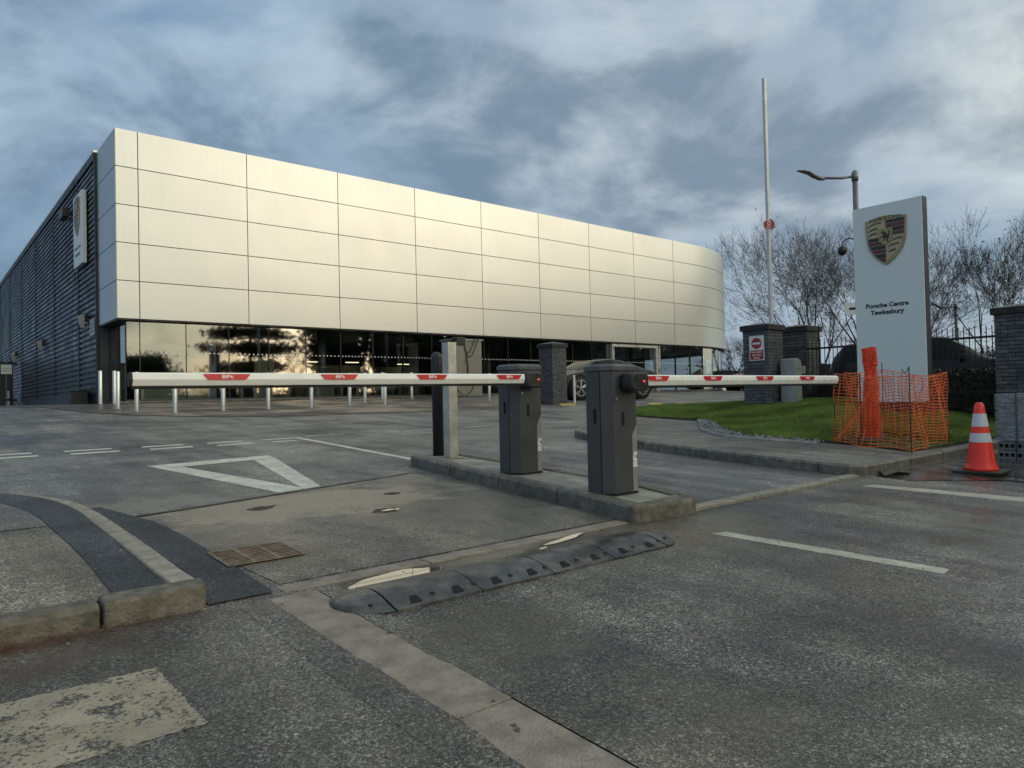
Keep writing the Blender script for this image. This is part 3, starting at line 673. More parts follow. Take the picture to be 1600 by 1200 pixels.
def hole(cx, cy, rx, ry, rot, seed):
    rnd = random.Random(seed); n = 22; out = []; inn = []
    for k in range(n):
        a = 2 * math.pi * k / n; q = rnd.uniform(0.8, 1.2); x, y = rx * q * math.cos(a), ry * q * math.sin(a)
        for l_, f in ((out, 1.0), (inn, 0.72)): l_.append((cx + (x * math.cos(rot) - y * math.sin(rot)) * f, cy + (x * math.sin(rot) + y * math.cos(rot)) * f))
    b = MB(); b.loft([[(x, y, G(y) + 0.0055) for x, y in out], [(x, y, G(y) + 0.0095) for x, y in inn]], cap=False); b.poly([(x, y, G(y) + 0.0065) for x, y in inn]); return structure(b.build('pothole', M['soil']))
hole(2.95, 5.10, 0.12, 0.085, 0.1, 1); hole(2.20, 5.80, 0.13, 0.07, 0.25, 2); hole(3.40, 5.75, 0.09, 0.06, 0.2, 4)
def mudsheet(pts): return sheet('wet_mud', pts, 0.0045, M['film_wet'])
mudsheet([(8.3, 3.50), (11.4, 3.50), (12.5, 3.2), (12.2, 2.2), (10.8, 1.6), (9.6, 2.0), (8.9, 2.6), (8.2, 3.1)])

# ------------------------------------------------------------------ kerbed island under the barriers
isl = thing('traffic_island', 'low kerbed concrete island carrying the two barrier cabinets', 'traffic island', (4.55, 5.3, G(5.3)))
b = MB(); ot = [(4.33, 3.66), (4.90, 3.66), (5.02, 4.2), (5.05, 7.1), (4.62, 7.1), (4.36, 4.2)]
b.prism(ot, lambda x, y: G(y) - 0.05, lambda x, y: G(y) + 0.118); b.build('concrete_top', M['islandtop'], isl)
kerb_run(isl, [(4.22, 3.62), (4.30, 4.3), (4.47, 6.6), (4.52, 7.22)], 0.13, 0.13, M['kerbdark'], side=-1, stone=0.92, jit=0.006, gap=0.014, bevel=0.03)
kerb_run(isl, [(5.17, 7.1), (5.14, 4.3), (4.98, 3.66)], 0.13, 0.13, M['kerb'], side=-1, stone=0.9, jit=0.005)
b = MB(); b.prism([(4.20, 3.54), (4.62, 3.48), (4.90, 3.48), (4.97, 3.54), (4.98, 3.67), (4.24, 3.67)], lambda x, y: G(y) - 0.1, lambda x, y: G(y) + 0.125); b.build('kerb_stone', M['kerb'], isl, bevel=0.03, seg=3)
b = MB(); b.prism([(4.53, 7.22), (4.6, 7.32), (5.08, 7.32), (5.17, 7.22), (5.17, 7.11), (4.53, 7.11)], lambda x, y: G(y) - 0.1, lambda x, y: G(y) + 0.125); b.build('kerb_stone', M['kerbdark'], isl, bevel=0.03, seg=3)

# ------------------------------------------------------------------ the showroom building
BX, BY = 5.16, 25.8; ZB, ZT = 4.01, 10.25; ROW = (ZT - ZB) / 5; FLOOR = 1.30
hall = thing('car_showroom', 'long showroom with pale silver panelled front, dark ribbed side wall and glazed ground floor', 'building', (BX, BY, FLOOR))
AX, AR = 36.7, 11.0      # arc start and radius at the right-hand end
def fpt(s, off=0.0):
    """point on the front line s metres from the left corner, off = metres towards the road"""
    if BX + s <= AX: return Vector((BX + s, BY - off))
    a = (BX + s - AX) / AR; c = Vector((AX, BY + AR)); r = AR + off
    return c + Vector((math.sin(a), -math.cos(a))) * r
JO = [0.0, 0.675] + [0.675 + 3.605 * k for k in range(1, 9)] + [40.5, 47.5, 54.5]
g2 = 0.013
for i, (sa, sb) in enumerate(zip(JO, JO[1:])):
    for r in range(5):
        z0, z1 = ZB + r * ROW + g2, ZB + (r + 1) * ROW - g2
        n = 1 if BX + sb <= AX else 16
        ss = [sa + g2 + (sb - sa - 2 * g2) * k / n for k in range(n + 1)]
        dep = random.uniform(-0.002, 0.002)
        b = MB(); rings = []
        for q in ss:
            o, ii = fpt(q, 0.0 + dep), fpt(q, -0.05)
            rings.append([(o.x, o.y, z0), (o.x, o.y, z1), (ii.x, ii.y, z1), (ii.x, ii.y, z0)])
        b.loft(rings); ob = b.build('facade_panel', M['alu'], hall)
        if n > 1: 
            ob.data.polygons.foreach_set('use_smooth', [True] * len(ob.data.polygons)); es = ob.modifiers.new('edges', 'EDGE_SPLIT'); es.split_angle = rad(30)
for r in range(5):      # return panels round the left corner
    b = MB(); b.box(BX, BX + 0.05, BY + 0.052, BY + 2.9, ZB + r * ROW + g2, ZB + (r + 1) * ROW - g2); b.build('facade_panel', M['alu'], hall)
# dark carcass behind the panel joints, soffit and parapet
b = MB(); ss = [0.03] + [0.03 + 2.0 * k for k in range(1, 28)]
b.loft([[(fpt(q, -0.052).x, fpt(q, -0.052).y, ZB + 0.02), (fpt(q, -0.052).x, fpt(q, -0.052).y, ZT - 0.02), (fpt(q, -0.7).x + (0.02 if k == 0 else 0), fpt(q, -0.7).y, ZT - 0.02), (fpt(q, -0.7).x, fpt(q, -0.7).y, ZB + 0.02)] for k, q in enumerate(ss)])
b.box(BX + 0.052, BX + 0.6, BY + 0.7, BY + 2.88, ZB + 0.02, ZT - 0.02)
b.build('backing_wall', M['ribdark'], hall)
b = MB(); b.loft([[(fpt(q, -0.03).x, fpt(q, -0.03).y, ZB - 0.04), (fpt(q, -0.03).x, fpt(q, -0.03).y, ZB + 0.018), (fpt(q, -1.6).x, fpt(q, -1.6).y, ZB + 0.018), (fpt(q, -1.6).x, fpt(q, -1.6).y, ZB - 0.04)] for q in ss[1:]])
b.box(BX + 0.03, BX + 2.0, BY + 0.03, BY + 2.9, ZB - 0.04, ZB + 0.018); b.build('soffit', M['ribdark'], hall)
b = MB(); pr = [(fpt(q, -0.7).x, fpt(q, -0.7).y) for q in ss] + [(AX + 2, 75), (BX + 0.6, 75)]
b.prism(pr, ZT - 0.5, ZT - 0.3); b.build('roof', M['roofgrey'], hall)
# ribbed side wall, one sheet per bay
WX = 5.12
vj = [BY + 2.92, 32.3, 38.5, 44.7, 50.9, 57.1, 63.3, 69.5, 75.0]
RZ0, RZ1, RP = 1.62, 9.98, 0.205
prof = []; z = RZ0
while z < RZ1 - 0.02:
    prof += [(0.0, z), (0.0, z + RP * 0.50), (0.065, z + RP * 0.58), (0.065, z + RP * 0.90)]; z += RP
prof.append((0.0, RZ1))
for ya, yb in zip(vj, vj[1:]):
    b = MB(); b.loft([[(WX + d, y, zz_) for d, zz_ in prof] for y in (ya + 0.05, yb - 0.05)], cap=False, closed=False)
    b.build('ribbed_wall_sheet', M['rib'], hall)
    b = MB(); b.box(WX - 0.02, WX + 0.05, yb - 0.05, yb + 0.05, RZ0, RZ1); b.build('wall_joint_strip', M['ribdark'], hall)
b = MB(); b.box(WX - 0.05, WX + 0.3, BY + 2.92, 75, RZ1, ZT - 0.02); b.build('parapet_trim', M['ribdark'], hall)
b = MB(); b.box(WX - 0.06, WX + 0.32, BY + 2.92, 75, ZT - 0.018, ZT + 0.05); b.build('parapet_cap', M['alu_frame'], hall)
b = MB(); b.box(WX - 0.04, WX + 0.2, BY + 2.9, BY + 3.05, 1.3, RZ1); b.build('corner_trim', M['ribdark'], hall)
b = MB(); b.box(WX + 0.05, WX + 0.35, BY + 3.05, 75, 1.2, RZ1); b.build('inner_wall', M['ribdark'], hall)
b = MB(); b.box(WX - 0.03, WX + 0.05, 31.2, 51.5, 1.25, RZ0 - 0.005); b.build('plinth', M['rib'], hall)
b = MB(); b.box(WX - 0.012, WX + 0.02, 57.6, 60.4, 5.1, 7.3); wf = b.build('window', M['ribdark'], hall)
b = MB(); b.box(WX - 0.02, WX - 0.013, 57.75, 58.95, 5.2, 7.2); b.build('pane', M['intdark'], wf); b = MB(); b.box(WX - 0.02, WX - 0.013, 59.05, 60.25, 5.2, 7.2); b.build('pane', M['intdark'], wf)
# glazing
GI = 0.30; GY = BY + GI
def gpt(s): return fpt(s, -GI)
GJ = [0.32, 0.73] + [0.73 + 1.46 * k for k in range(1, 30)]
skip = (16.55, 18.95)
for k, (sa, sb) in enumerate(zip(GJ, GJ[1:])):
    a, c = gpt(sa + 0.012), gpt(sb - 0.012)
    nr = Vector((c.y - a.y, a.x - c.x)).normalized() * 0.02
    b = MB(); b.add([(a.x, a.y, FLOOR + 0.06), (c.x, c.y, FLOOR + 0.06), (c.x, c.y, ZB - 0.04), (a.x, a.y, ZB - 0.04)], [(0, 1, 2, 3)])
    pane = b.build('glass_pane', M['glass'], hall)
    d = MB(); n = max(2, int((sb - sa) / 0.146))
    for q in range(n):
        f = (q + 0.5) / n; p = a.lerp(c, f); e = (c - a).normalized() * 0.024; p = p + nr * 0.25
        d.add([(p.x - e.x, p.y - e.y, 2.92), (p.x + e.x, p.y + e.y, 2.92), (p.x + e.x, p.y + e.y, 2.965), (p.x - e.x, p.y - e.y, 2.965)], [(0, 1, 2, 3)])
    tag(d.build('dot_row', M['signwhite'], pane), kind='stuff')
    p = gpt(sb); b = MB(); b.box(p.x - 0.014, p.x + 0.014, p.y - 0.012, p.y + 0.10, FLOOR + 0.05, ZB - 0.04); b.build('mullion', M['ribdark'], hall)
b = MB(); b.loft([[(gpt(q).x, gpt(q).y - 0.03, 1.15), (gpt(q).x, gpt(q).y - 0.03, FLOOR + 0.055), (gpt(q).x, gpt(q).y + 0.12, FLOOR + 0.055), (gpt(q).x, gpt(q).y + 0.12, 1.15)] for q in [0.3] + ss[1:22]]); b.build('sill', M['rib'], hall)
# glazed return on the left side
gx = BX + GI
for ya, yb in ((GY + 0.03, GY + 1.2), (GY + 1.25, GY + 2.4)):
    b = MB(); b.add([(gx, ya, FLOOR + 0.06), (gx, yb, FLOOR + 0.06), (gx, yb, ZB - 0.04), (gx, ya, ZB - 0.04)], [(3, 2, 1, 0)]); b.build('glass_pane', M['glass'], hall)
    b = MB(); b.box(gx - 0.02, gx + 0.06, yb + 0.002, yb + 0.05, FLOOR + 0.05, ZB - 0.04); b.build('mullion', M['ribdark'], hall)
b = MB(); b.box(gx - 0.012, gx + 0.012, GY - 0.012, GY + 0.03, FLOOR + 0.05, ZB - 0.04); b.build('mullion', M['ribdark'], hall)
b = MB(); b.box(WX + 0.05, gx + 0.2, GY + 2.46, BY + 3.04, 1.2, ZB - 0.05); b.build('side_pier', M['rib'], hall)
# entrance frame
for (xa, xb, za, zb_) in ((29.2, 29.36, FLOOR, 3.92), (32.95, 33.15, FLOOR, 3.92), (29.36, 32.95, 3.78, 3.92)):
    b = MB(); b.box(xa, xb, GY - 0.22, GY - 0.03, za, zb_); b.build('entrance_frame', M['alu_frame'], hall)
b = MB(); b.box(33.35, 33.5, GY - 0.10, GY - 0.03, FLOOR, 3.95); b.build('entrance_frame', M['alu_frame'], hall)
# inside the showroom
b = MB(); b.prism([(gpt(q).x, gpt(q).y + 0.14) for q in [0.3] + ss[1:22]] + [(46, 52), (5.5, 52)], 1.2, FLOOR + 0.02); b.build('floor', M['intfloor'], hall)
b = MB(); b.prism([(gpt(q).x, gpt(q).y + 0.7) for q in [0.4] + ss[1:22]] + [(46, 52), (5.5, 52)], ZB + 0.03, ZB + 0.1); b.build('ceiling', M['intdark'], hall)
b = MB(); b.box(5.6, 47, 44, 44.3, FLOOR, ZB + 0.02); b.build('interior_wall', M['intdark'], hall)
for xa, xb, y, m in ((6.2, 8.6, 27.6, 'frosted'), (10.4, 11.2, 27.9, 'cream'), (14.2, 18.2, 33, 'cream'), (19.2, 22.0, 34, 'cream'), (11.8, 13.4, 31, 'intdark'), (24, 28, 38, 'intdark'), (35.6, 37.2, 31.5, 'cream')):
    b = MB(); b.box(xa, xb, y, y + 0.15, FLOOR + 0.02, FLOOR + (0.95 if m == 'frosted' else 1.65)); b.build('partition', M[m], hall)
for x, y in ((13.1, 27.6), (22.6, 28.5), (28.4, 29.0), (34.6, 29.2), (17.2, 31.0)):
    b = MB(); b.lathe([(0.17, FLOOR), (0.17, ZB)], x, y, 14); b.build('column', M['boxgrey'], hall, smooth=True)
b = MB(); b.box(12.3, 13.4, 27.2, 27.3, FLOOR + 0.02, FLOOR + 0.5); b.build('counter', M['boxgrey'], hall)
for x, y in ((14.9, 32.4), (17.0, 32.4), (20.6, 33.4), (36.2, 30.9)):
    b = MB(); b.box(x - 0.35, x + 0.35, y - 0.05, y + 0.05, 3.05, 3.09); b.build('ceiling_light', M['lampglow'], hall)
b = MB(); b.box(35.6, 37.3, 30.4, 30.5, 2.8, 3.4); b.build('interior_sign_board', M['cream'], hall)
for k in range(9):
    x = 14.6 + k * 0.95; b = MB(); b.box(x, x + 0.5, 30.2, 30.7, FLOOR + 0.02, FLOOR + 0.45); b.box(x, x + 0.5, 30.62, 30.7, FLOOR + 0.45, FLOOR + 0.95); b.build('interior_seat', M['intdark'], hall)

# ------------------------------------------------------------------ crest
def crest(parent, o, W):
    """shield emblem of width W centred at o on a face that looks towards -x"""
    o = Vector(o); r, u = Vector((0, -1, 0)), Vector((0, 0, 1)); out = r.cross(u)
    def half(tv):      # half width of the shield at height tv (in widths)
        pts = [(-0.74, 0.0), (-0.70, 0.07), (-0.60, 0.20), (-0.48, 0.31), (-0.34, 0.40), (-0.18, 0.46), (0.0, 0.485), (0.2, 0.495), (0.46, 0.50), (0.60, 0.50)]
        for (a, ha), (c, hc) in zip(pts, pts[1:]):
            if a <= tv <= c: return ha + (hc - ha) * (tv - a) / (c - a)
        return 0.0
    arch = lambda s_: 0.46 + 0.07 * math.cos(s_ * math.pi)
    ring = [(half(tv), tv) for tv in (-0.70, -0.60, -0.48, -0.34, -0.18, 0.0, 0.2, 0.44)]
    top = [(s_, arch(s_)) for s_ in (0.5, 0.3, 0.12, 0.0, -0.12, -0.3, -0.5)]
    outl = [(0, -0.74)] + ring + top + [(-a, c) for a, c in ring[::-1]]
    b = MB(); b.slab([(a * W, c * W) for a, c in outl], o, r, u, 0.025); sh = b.build('crest_shield', M['gold'], parent, bevel=0.004)
    f = o + out * 0.027
    def flat(polys, mat, name, d=0.002, off=0.0):
        b = MB()
        for p in polys: b.slab([(a * W, c * W) for a, c in p], f + out * off, r, u, d)
        return b.build(name, M[mat], sh)
    def stripe(t0, t1, sgn, inner):
        ts = [t0 + (t1 - t0) * k / 4 for k in range(5)]
        i = lambda tv: inner(tv)
        a = [(sgn * i(tv), tv) for tv in ts]; c = [(sgn * max(i(tv), half(tv) - 0.045), tv) for tv in ts[::-1]]
        return a + c if sgn > 0 else (a + c)[::-1]
    cs = lambda tv: 0.175 if -0.16 < tv < 0.2 else 0.012
    q = [(0.405, 0.325, 'crestdark'), (0.31, 0.21, 'crestred'), (0.195, 0.105, 'crestdark'), (0.09, 0.005, 'crestred')]
    for a, c, mt in q: flat([stripe(c, a, 1, lambda tv: 0.175 if tv < 0.2 else 0.012)], mt, 'crest_stripe')
    q = [(-0.02, -0.11, 'crestdark'), (-0.125, -0.215, 'crestred'), (-0.23, -0.32, 'crestdark'), (-0.335, -0.43, 'crestred'), (-0.445, -0.55, 'crestdark'), (-0.56, -0.66, 'crestred')]
    for a, c, mt in q: flat([stripe(c, a, -1, lambda tv: 0.175 if tv > -0.13 else (0.11 if tv > -0.2 else 0.012))], mt, 'crest_stripe')
    flat([[(-0.445, 0.0), (-0.18, 0.0), (-0.18, 0.2), (-0.012, 0.2), (-0.012, 0.41), (-0.445, 0.40)]], 'goldlight', 'crest_field')
    flat([[(0.012, -0.63), (0.16, -0.53), (0.27, -0.42), (0.37, -0.28), (0.43, -0.05), (0.43, -0.015), (0.18, -0.015), (0.17, -0.12), (0.10, -0.2), (0.012, -0.235)]], 'goldlight', 'crest_field')
    def antler(x, y, L, tilt):
        P_ = []; n = 6; th = 0.013
        ce = [(x + L * k / n, y + tilt * L * k / n + 0.04 * L * math.sin(math.pi * k / n) * 2) for k in range(n + 1)]
        P_.append([(a, c - th) for a, c in ce] + [(a, c + th * 0.6) for a, c in ce[::-1]])
        for k in range(1, n):
            a, c = ce[k]; P_.append([(a - 0.008, c), (a + 0.012, c), (a + 0.045, c + 0.045), (a + 0.032, c + 0.05)])
        return P_
    for k, (x, y, L) in enumerate(((-0.43, 0.29, 0.34), (-0.43, 0.165, 0.24), (-0.43, 0.05, 0.22))): flat(antler(x, y, L, 0.18), 'crestdark', 'crest_antler', 0.002, 0.0022)
    for k, (x, y, L) in enumerate(((0.14, -0.15, 0.27), (0.05, -0.29, 0.28), (0.04, -0.43, 0.20))): flat(antler(x, y, L, 0.14), 'crestdark', 'crest_antler', 0.002, 0.0022)
    sm = [(0, -0.22), (0.10, -0.16), (0.155, -0.06), (0.165, 0.05), (0.165, 0.19), (0.0, 0.205), (-0.165, 0.19), (-0.165, 0.05), (-0.155, -0.06), (-0.10, -0.16)]
    flat([sm], 'gold', 'crest_inner_shield', 0.010)
    horse = [(-0.11, 0.075), (-0.085, 0.125), (-0.045, 0.145), (-0.02, 0.125), (0.0, 0.09), (0.035, 0.045), (0.065, 0.03), (0.085, 0.06), (0.08, 0.115), (0.10, 0.14), (0.12, 0.10), (0.11, 0.03), (0.085, -0.01), (0.09, -0.06), (0.055, -0.10), (0.075, -0.15), (0.035, -0.15), (0.02, -0.10), (0.03, -0.06), (-0.005, -0.05), (-0.02, -0.09), (-0.06, -0.13), (-0.075, -0.115), (-0.045, -0.075), (-0.05, -0.03), (-0.085, -0.02), (-0.12, -0.05), (-0.13, -0.035), (-0.095, 0.01), (-0.055, 0.02), (-0.05, 0.06), (-0.075, 0.08), (-0.095, 0.06)]
    flat([horse[::-1]], 'crestdark', 'crest_horse', 0.003, 0.0102)
    w = 0.118
    for k, ch in enumerate('PORSCHE'):
        s_ = (k - 3) * w; al = -math.atan(0.07 * math.pi * math.sin(s_ * math.pi))
        rr = r * math.cos(al) + u * math.sin(al); uu = u * math.cos(al) - r * math.sin(al)
        text('crest_letter', ch, 0.125 * W, f + r * (s_ * W) + u * ((arch(s_) - 0.055) * W), rr, uu, M['crestdark'], sh, 0.002, stretch=1.35)
    return sh

# ------------------------------------------------------------------ totem sign
TZ = 0.86
tot = thing('totem_sign', 'tall pale totem sign with gold shield crest and black lettering', 'sign', (14.76, 5.78, TZ))
b = MB(); b.box(14.63, 14.655, 5.135, 6.425, TZ + 0.03, 4.79); b.build('face_panel', M['totem'], tot, bevel=0.004)
b = MB(); b.box(14.657, 14.86, 5.125, 6.435, TZ, 4.797); b.build('side_frame', M['totemside'], tot, bevel=0.004)
b = MB(); b.box(14.862, 14.887, 5.135, 6.425, TZ + 0.03, 4.79); b.build('face_panel', M['totem'], tot, bevel=0.004)
b = MB(); b.box(14.6, 14.92, 5.09, 6.47, TZ - 0.15, TZ - 0.002); b.build('base_plinth', M['coping'], tot)
crest(tot, (14.628, 5.79, 4.14), 0.76)
R_, U_ = (0, -1, 0), (0, 0, 1)
text('lettering', 'Porsche Centre', 0.124, (14.628, 5.82, 2.795), R_, U_, M['ink'], tot, 0.002, bold=0.004)
text('lettering', 'Tewkesbury', 0.124, (14.628, 5.82, 2.655), R_, U_, M['ink'], tot, 0.002, bold=0.004)

# sign box on the side wall
ws = thing('wall_sign', 'pale box sign with shield crest fixed high on the dark ribbed side wall', 'sign', (5.0, 31.0, 7.9))
b = MB(); b.box(4.92, 5.09, 30.25, 32.0, 6.5, 9.25); b.build('sign_box', M['totem'], ws, bevel=0.03)
crest(ws, (4.918, 31.12, 8.5), 1.15)
text('lettering', 'Porsche Centre', 0.2, (4.918, 31.12, 7.2), R_, U_, M['ink'], ws, 0.002); text('lettering', 'Tewkesbury', 0.2, (4.918, 31.12, 6.95), R_, U_, M['ink'], ws, 0.002)

# ------------------------------------------------------------------ barriers
def decal(arm, xc, w, yf, zc, group_mat='red'):
    b = MB(); h = 0.042
    b.slab([(-w / 2, h / 2), (-w / 2 + 0.028, -h / 2 + 0.006), (-w / 2 + 0.040, -h / 2), (w / 2 - 0.040, -h / 2), (w / 2 - 0.028, -h / 2 + 0.006), (w / 2, h / 2)][::-1] if False else
           [(-w / 2, h / 2), (-w / 2 + 0.028, -h / 2 + 0.006), (-w / 2 + 0.040, -h / 2), (w / 2 - 0.040, -h / 2), (w / 2 - 0.028, -h / 2 + 0.006), (w / 2, h / 2)], (xc, yf, zc), (1, 0, 0), (0, 0, 1), 0.004)
    d = b.build('red_reflector', M['red'], arm)
    text('lettering', 'BFt', 0.034, (xc, yf - 0.0045, zc + 0.001), (1, 0, 0), (0, 0, 1), M['lettering'], d, 0.001, stretch=1.7, bold=0.0012)
def barrier(label, x0, y0, armlen, sign, armz, hx, decs, w=0.345, dp=0.26):
    zb = G(y0 + 0.1) + 0.118; H = 1.09
    tt_ = thing('barrier', label, 'barrier', (x0 + w / 2, y0 + dp / 2, zb), 'car park barriers on the island')
    ch = 0.085
    foot = [(x0 + ch * 0.75, y0), (x0 + w, y0), (x0 + w, y0 + dp), (x0, y0 + dp), (x0, y0 + ch)]
    b = MB(); b.prism(foot, zb + 0.012, zb + H - 0.055); cab = b.build('cabinet', M['cabinet'], tt_, bevel=0.006, seg=3)
    ex = lambda e: [(x0 + ch * 0.75 - e * 0.4, y0 - e), (x0 + w + e, y0 - e), (x0 + w + e, y0 + dp + e), (x0 - e, y0 + dp + e), (x0 - e, y0 + ch - e * 0.4)]
    b = MB(); b.loft([[(x, y, zb + H - 0.053) for x, y in ex(0.010)], [(x, y, zb + H - 0.012) for x, y in ex(0.010)], [(x, y, zb + H + 0.006) for x, y in ex(-0.016)]]); b.build('lid', M['cabinetlid'], tt_, bevel=0.006)
    b = MB(); b.prism(ex(0.004), zb, zb + 0.011); b.build('base_plate', M['blackplastic'], tt_)
    # vertical seam lines, black plates painted as grip slot shade, lock, silver strip
    b = MB(); b.box(x0 - 0.0025, x0 - 0.0002, y0 + ch + 0.012, y0 + ch + 0.016, zb + 0.015, zb + H - 0.06); b.build('door_seam', M['pit'], tt_)
    b = MB(); b.box(x0 - 0.004, x0 - 0.0003, y0 + 0.145, y0 + 0.175, zb + 0.60, zb + 0.72); b.build('grip_shade', M['pit'], tt_)
    b = MB(); b.box(x0 + 0.155, x0 + 0.185, y0 - 0.004, y0 - 0.0003, zb + 0.575, zb + 0.69); b.build('grip_shade', M['pit'], tt_)
    b = MB(); b.tube([(x0 + 0.088, y0 + 0.001, zb + 0.805), (x0 + 0.088, y0 - 0.012, zb + 0.805)], 0.012, 10); b.build('lock', M['steel'], tt_, smooth=False)
    b = MB(); b.slab([(0.0, 0.0), (0.060, 0.0), (0.060, 0.56), (0.0, 0.47)], (x0 + w - 0.065, y0 - 0.0003, zb + 0.02), (1, 0, 0), (0, 0, 1), 0.003); st = b.build('silver_strip', M['strip'], tt_)
    text('lettering', 'BFt', 0.066, (x0 + w - 0.034, y0 - 0.0036, zb + 0.285), (0, 0, 1), (-1, 0, 0), M['lettering'], st, 0.001, stretch=1.45, bold=0.003)
    # arm holder
    ya = y0 - 0.085; b = MB(); n = 24; rings = []
    for k, (yy, sc_) in enumerate(((y0 - 0.001, 0.86), (y0 - 0.03, 1.0), (ya - 0.035, 1.0), (ya - 0.055, 0.88))):
        hw, hh = 0.115 * sc_, 0.078 * sc_; rings.append([])
        for i in range(n):
            a = 2 * math.pi * i / n; ca, sa_ = math.cos(a), math.sin(a)
            rings[-1].append((hx + hw * (abs(ca) ** 0.45) * (1 if ca > 0 else -1), yy, armz - 0.004 + hh * (abs(sa_) ** 0.45) * (1 if sa_ > 0 else -1)))
    b.loft(rings); hd = b.build('arm_holder', M['blackplastic'], tt_, smooth=False, bevel=0.004)
    b = MB(); b.box(hx + 0.012, hx + 0.056, ya - 0.062, ya - 0.0555, armz - 0.012, armz + 0.012); b.build('warning_lamp', M['redlamp'], hd)
    b = MB(); b.box(hx + 0.026, hx + 0.040, ya - 0.065, ya - 0.0625, armz - 0.005, armz + 0.006); b.build('lamp_badge', M['lettering'], hd)
    # arm: flattened rounded aluminium profile with a black rubber lower edge
    pr = [(-0.029, -0.003), (-0.029, 0.003), (-0.024, 0.032), (-0.017, 0.041), (-0.007, 0.046), (0.007, 0.046), (0.017, 0.041), (0.027, 0.012), (0.027, -0.010), (0.014, -0.045), (-0.014, -0.045)]
    xa, xb = hx + sign * 0.09, hx + sign * armlen
    b = MB(); b.loft([[(x, ya + p, armz + q + 0.008) for p, q in pr] for x in (xa, xb)]); arm = b.build('arm', M['white_arm'], tt_, bevel=0.003)
    b = MB(); pr2 = [(-0.020, -0.038), (-0.014, -0.057), (0.014, -0.057), (0.020, -0.038)]
    b.loft([[(x, ya + p, armz + q) for p, q in pr2] for x in (xa, xb)]); b.build('rubber_edge', M['rubber'], tt_)
    b = MB(); b.loft([[(x, ya + p * 1.07, armz + q * 1.06 + 0.006) for p, q in pr] for x in (xb, xb + sign * 0.022)]); b.build('arm_end_cap', M['rubber'] if sign < 0 else M['white_arm'], tt_, bevel=0.004)
    for xc, wd_ in decs: decal(arm, xc, wd_, ya - 0.0308, armz + 0.024)
    return tt_
barrier('charcoal barrier cabinet farther back on the island with white arm lowered to the left', 4.535, 5.30, 3.56, -1, 1.325, 4.685, [(1.735, 0.33), (2.61, 0.32), (3.49, 0.32), (4.37, 0.31)])
barrier('charcoal barrier cabinet nearest the island tip with white arm lowered to the right', 4.39, 3.945, 3.57, 1, 1.265, 4.635, [(4.90, 0.30), (5.71, 0.30), (6.62, 0.33), (7.49, 0.33)])

# posts on the island
gp_ = thing('steel_post', 'square galvanised steel post on the far end of the island', 'post', (4.84, 6.83, G(6.83) + 0.118))
z = G(6.83) + 0.118; b = MB(); b.box(4.785, 4.905, 6.77, 6.895, z + 0.01, z + 1.345); b.build('post_body', M['galv'], gp_, bevel=0.004)
b = MB(); b.box(4.745, 4.945, 6.73, 6.935, z, z + 0.009); b.build('base_plate', M['galv'], gp_)
b = MB(); b.box(4.783, 4.907, 6.768, 6.897, z + 1.346, z + 1.356); b.build('post_cap', M['galv'], gp_)
bp = MB(); z = G(7.1) + 0.115; bp.lathe([(0.066, z), (0.066, z + 1.18), (0.060, z + 1.215), (0.042, z + 1.24), (0.012, z + 1.252)], 4.86, 7.12, 20)
tag(bp.build('bollard', M['blackplastic'], smooth=True, origin=(4.86, 7.12, z)), 'black round plastic post with domed top beside the galvanised post', 'bollard')
bm_ = thing('road_sign', 'narrow white marker strip standing just behind the black and galvanised posts', 'marker post', (5.62, 8.3, G(8.3)))
b = MB(); b.box(5.585, 5.655, 8.30, 8.315, G(8.3), G(8.3) + 1.17); b.build('marker_post', M['signwhite'], bm_)

# ------------------------------------------------------------------ bollards on the forecourt
def bollard0():
    r = thing('bollard', 'x', 'bollard', (0, 0, 0), 'steel bollards along the forecourt')
    b = MB(); b.lathe([(0.056, 0.0), (0.056, 0.985), (0.05, 1.0), (0.001, 1.004)], 0, 0, 18); o = b.build('post', M['steel'], r, smooth=True)
    es = o.modifiers.new('edges', 'EDGE_SPLIT'); es.split_angle = rad(30)
    b = MB(); b.lathe([(0.075, 0.0), (0.075, 0.008), (0.058, 0.010)], 0, 0, 16); b.build('base_flange', M['steel'], r)
    return r
BP = [(4.37, 24.2, 'steel bollard at the far left, nearest the dark ribbed wall'), (4.75, 24.2, 'second steel bollard from the dark ribbed wall'), (4.30, 21.5, 'steel bollard standing just left of the lowered arm tip'),
      (4.45, 20.1, 'steel bollard just inside the left tip of the white arm'), (5.02, 18.8, 'steel bollard nearest the road on the forecourt corner'), (6.24, 18.98, 'steel bollard beneath the first red reflector of the left arm'),
      (7.52, 19.2, 'steel bollard midway between the first and second red reflectors'), (8.84, 19.35, 'steel bollard just left of the second red reflector'), (10.18, 19.6, 'steel bollard just right of the second red reflector'),
      (11.57, 21.2, 'set back steel bollard left of a close pair on the forecourt'), (13.5, 23.4, 'steel bollard farther back in the close pair near the glass'), (11.5, 19.77, 'nearer steel bollard of the close pair'),
      (15.1, 23.9, 'steel bollard close to the glass left of the black post'), (16.15, 20.3, 'steel bollard standing before the grey charging unit')]
b0 = bollard0()
for i, (x, y, lab) in enumerate(BP):
    o = b0 if i == 0 else copy_tree(b0)
    o.location = (x, y, G(y) + 0.012); o['label'] = lab
# slim white post beside the parked car
b = MB(); b.tube([(17.3, 17.1, G(17.1)), (17.3, 17.1, G(17.1) + 1.0)], 0.04, 8); tag(b.build('marker_post', M['lettering'], origin=(17.3, 17.1, G(17.1))), 'slim pale post between brick pillar and parked grey car', 'post')

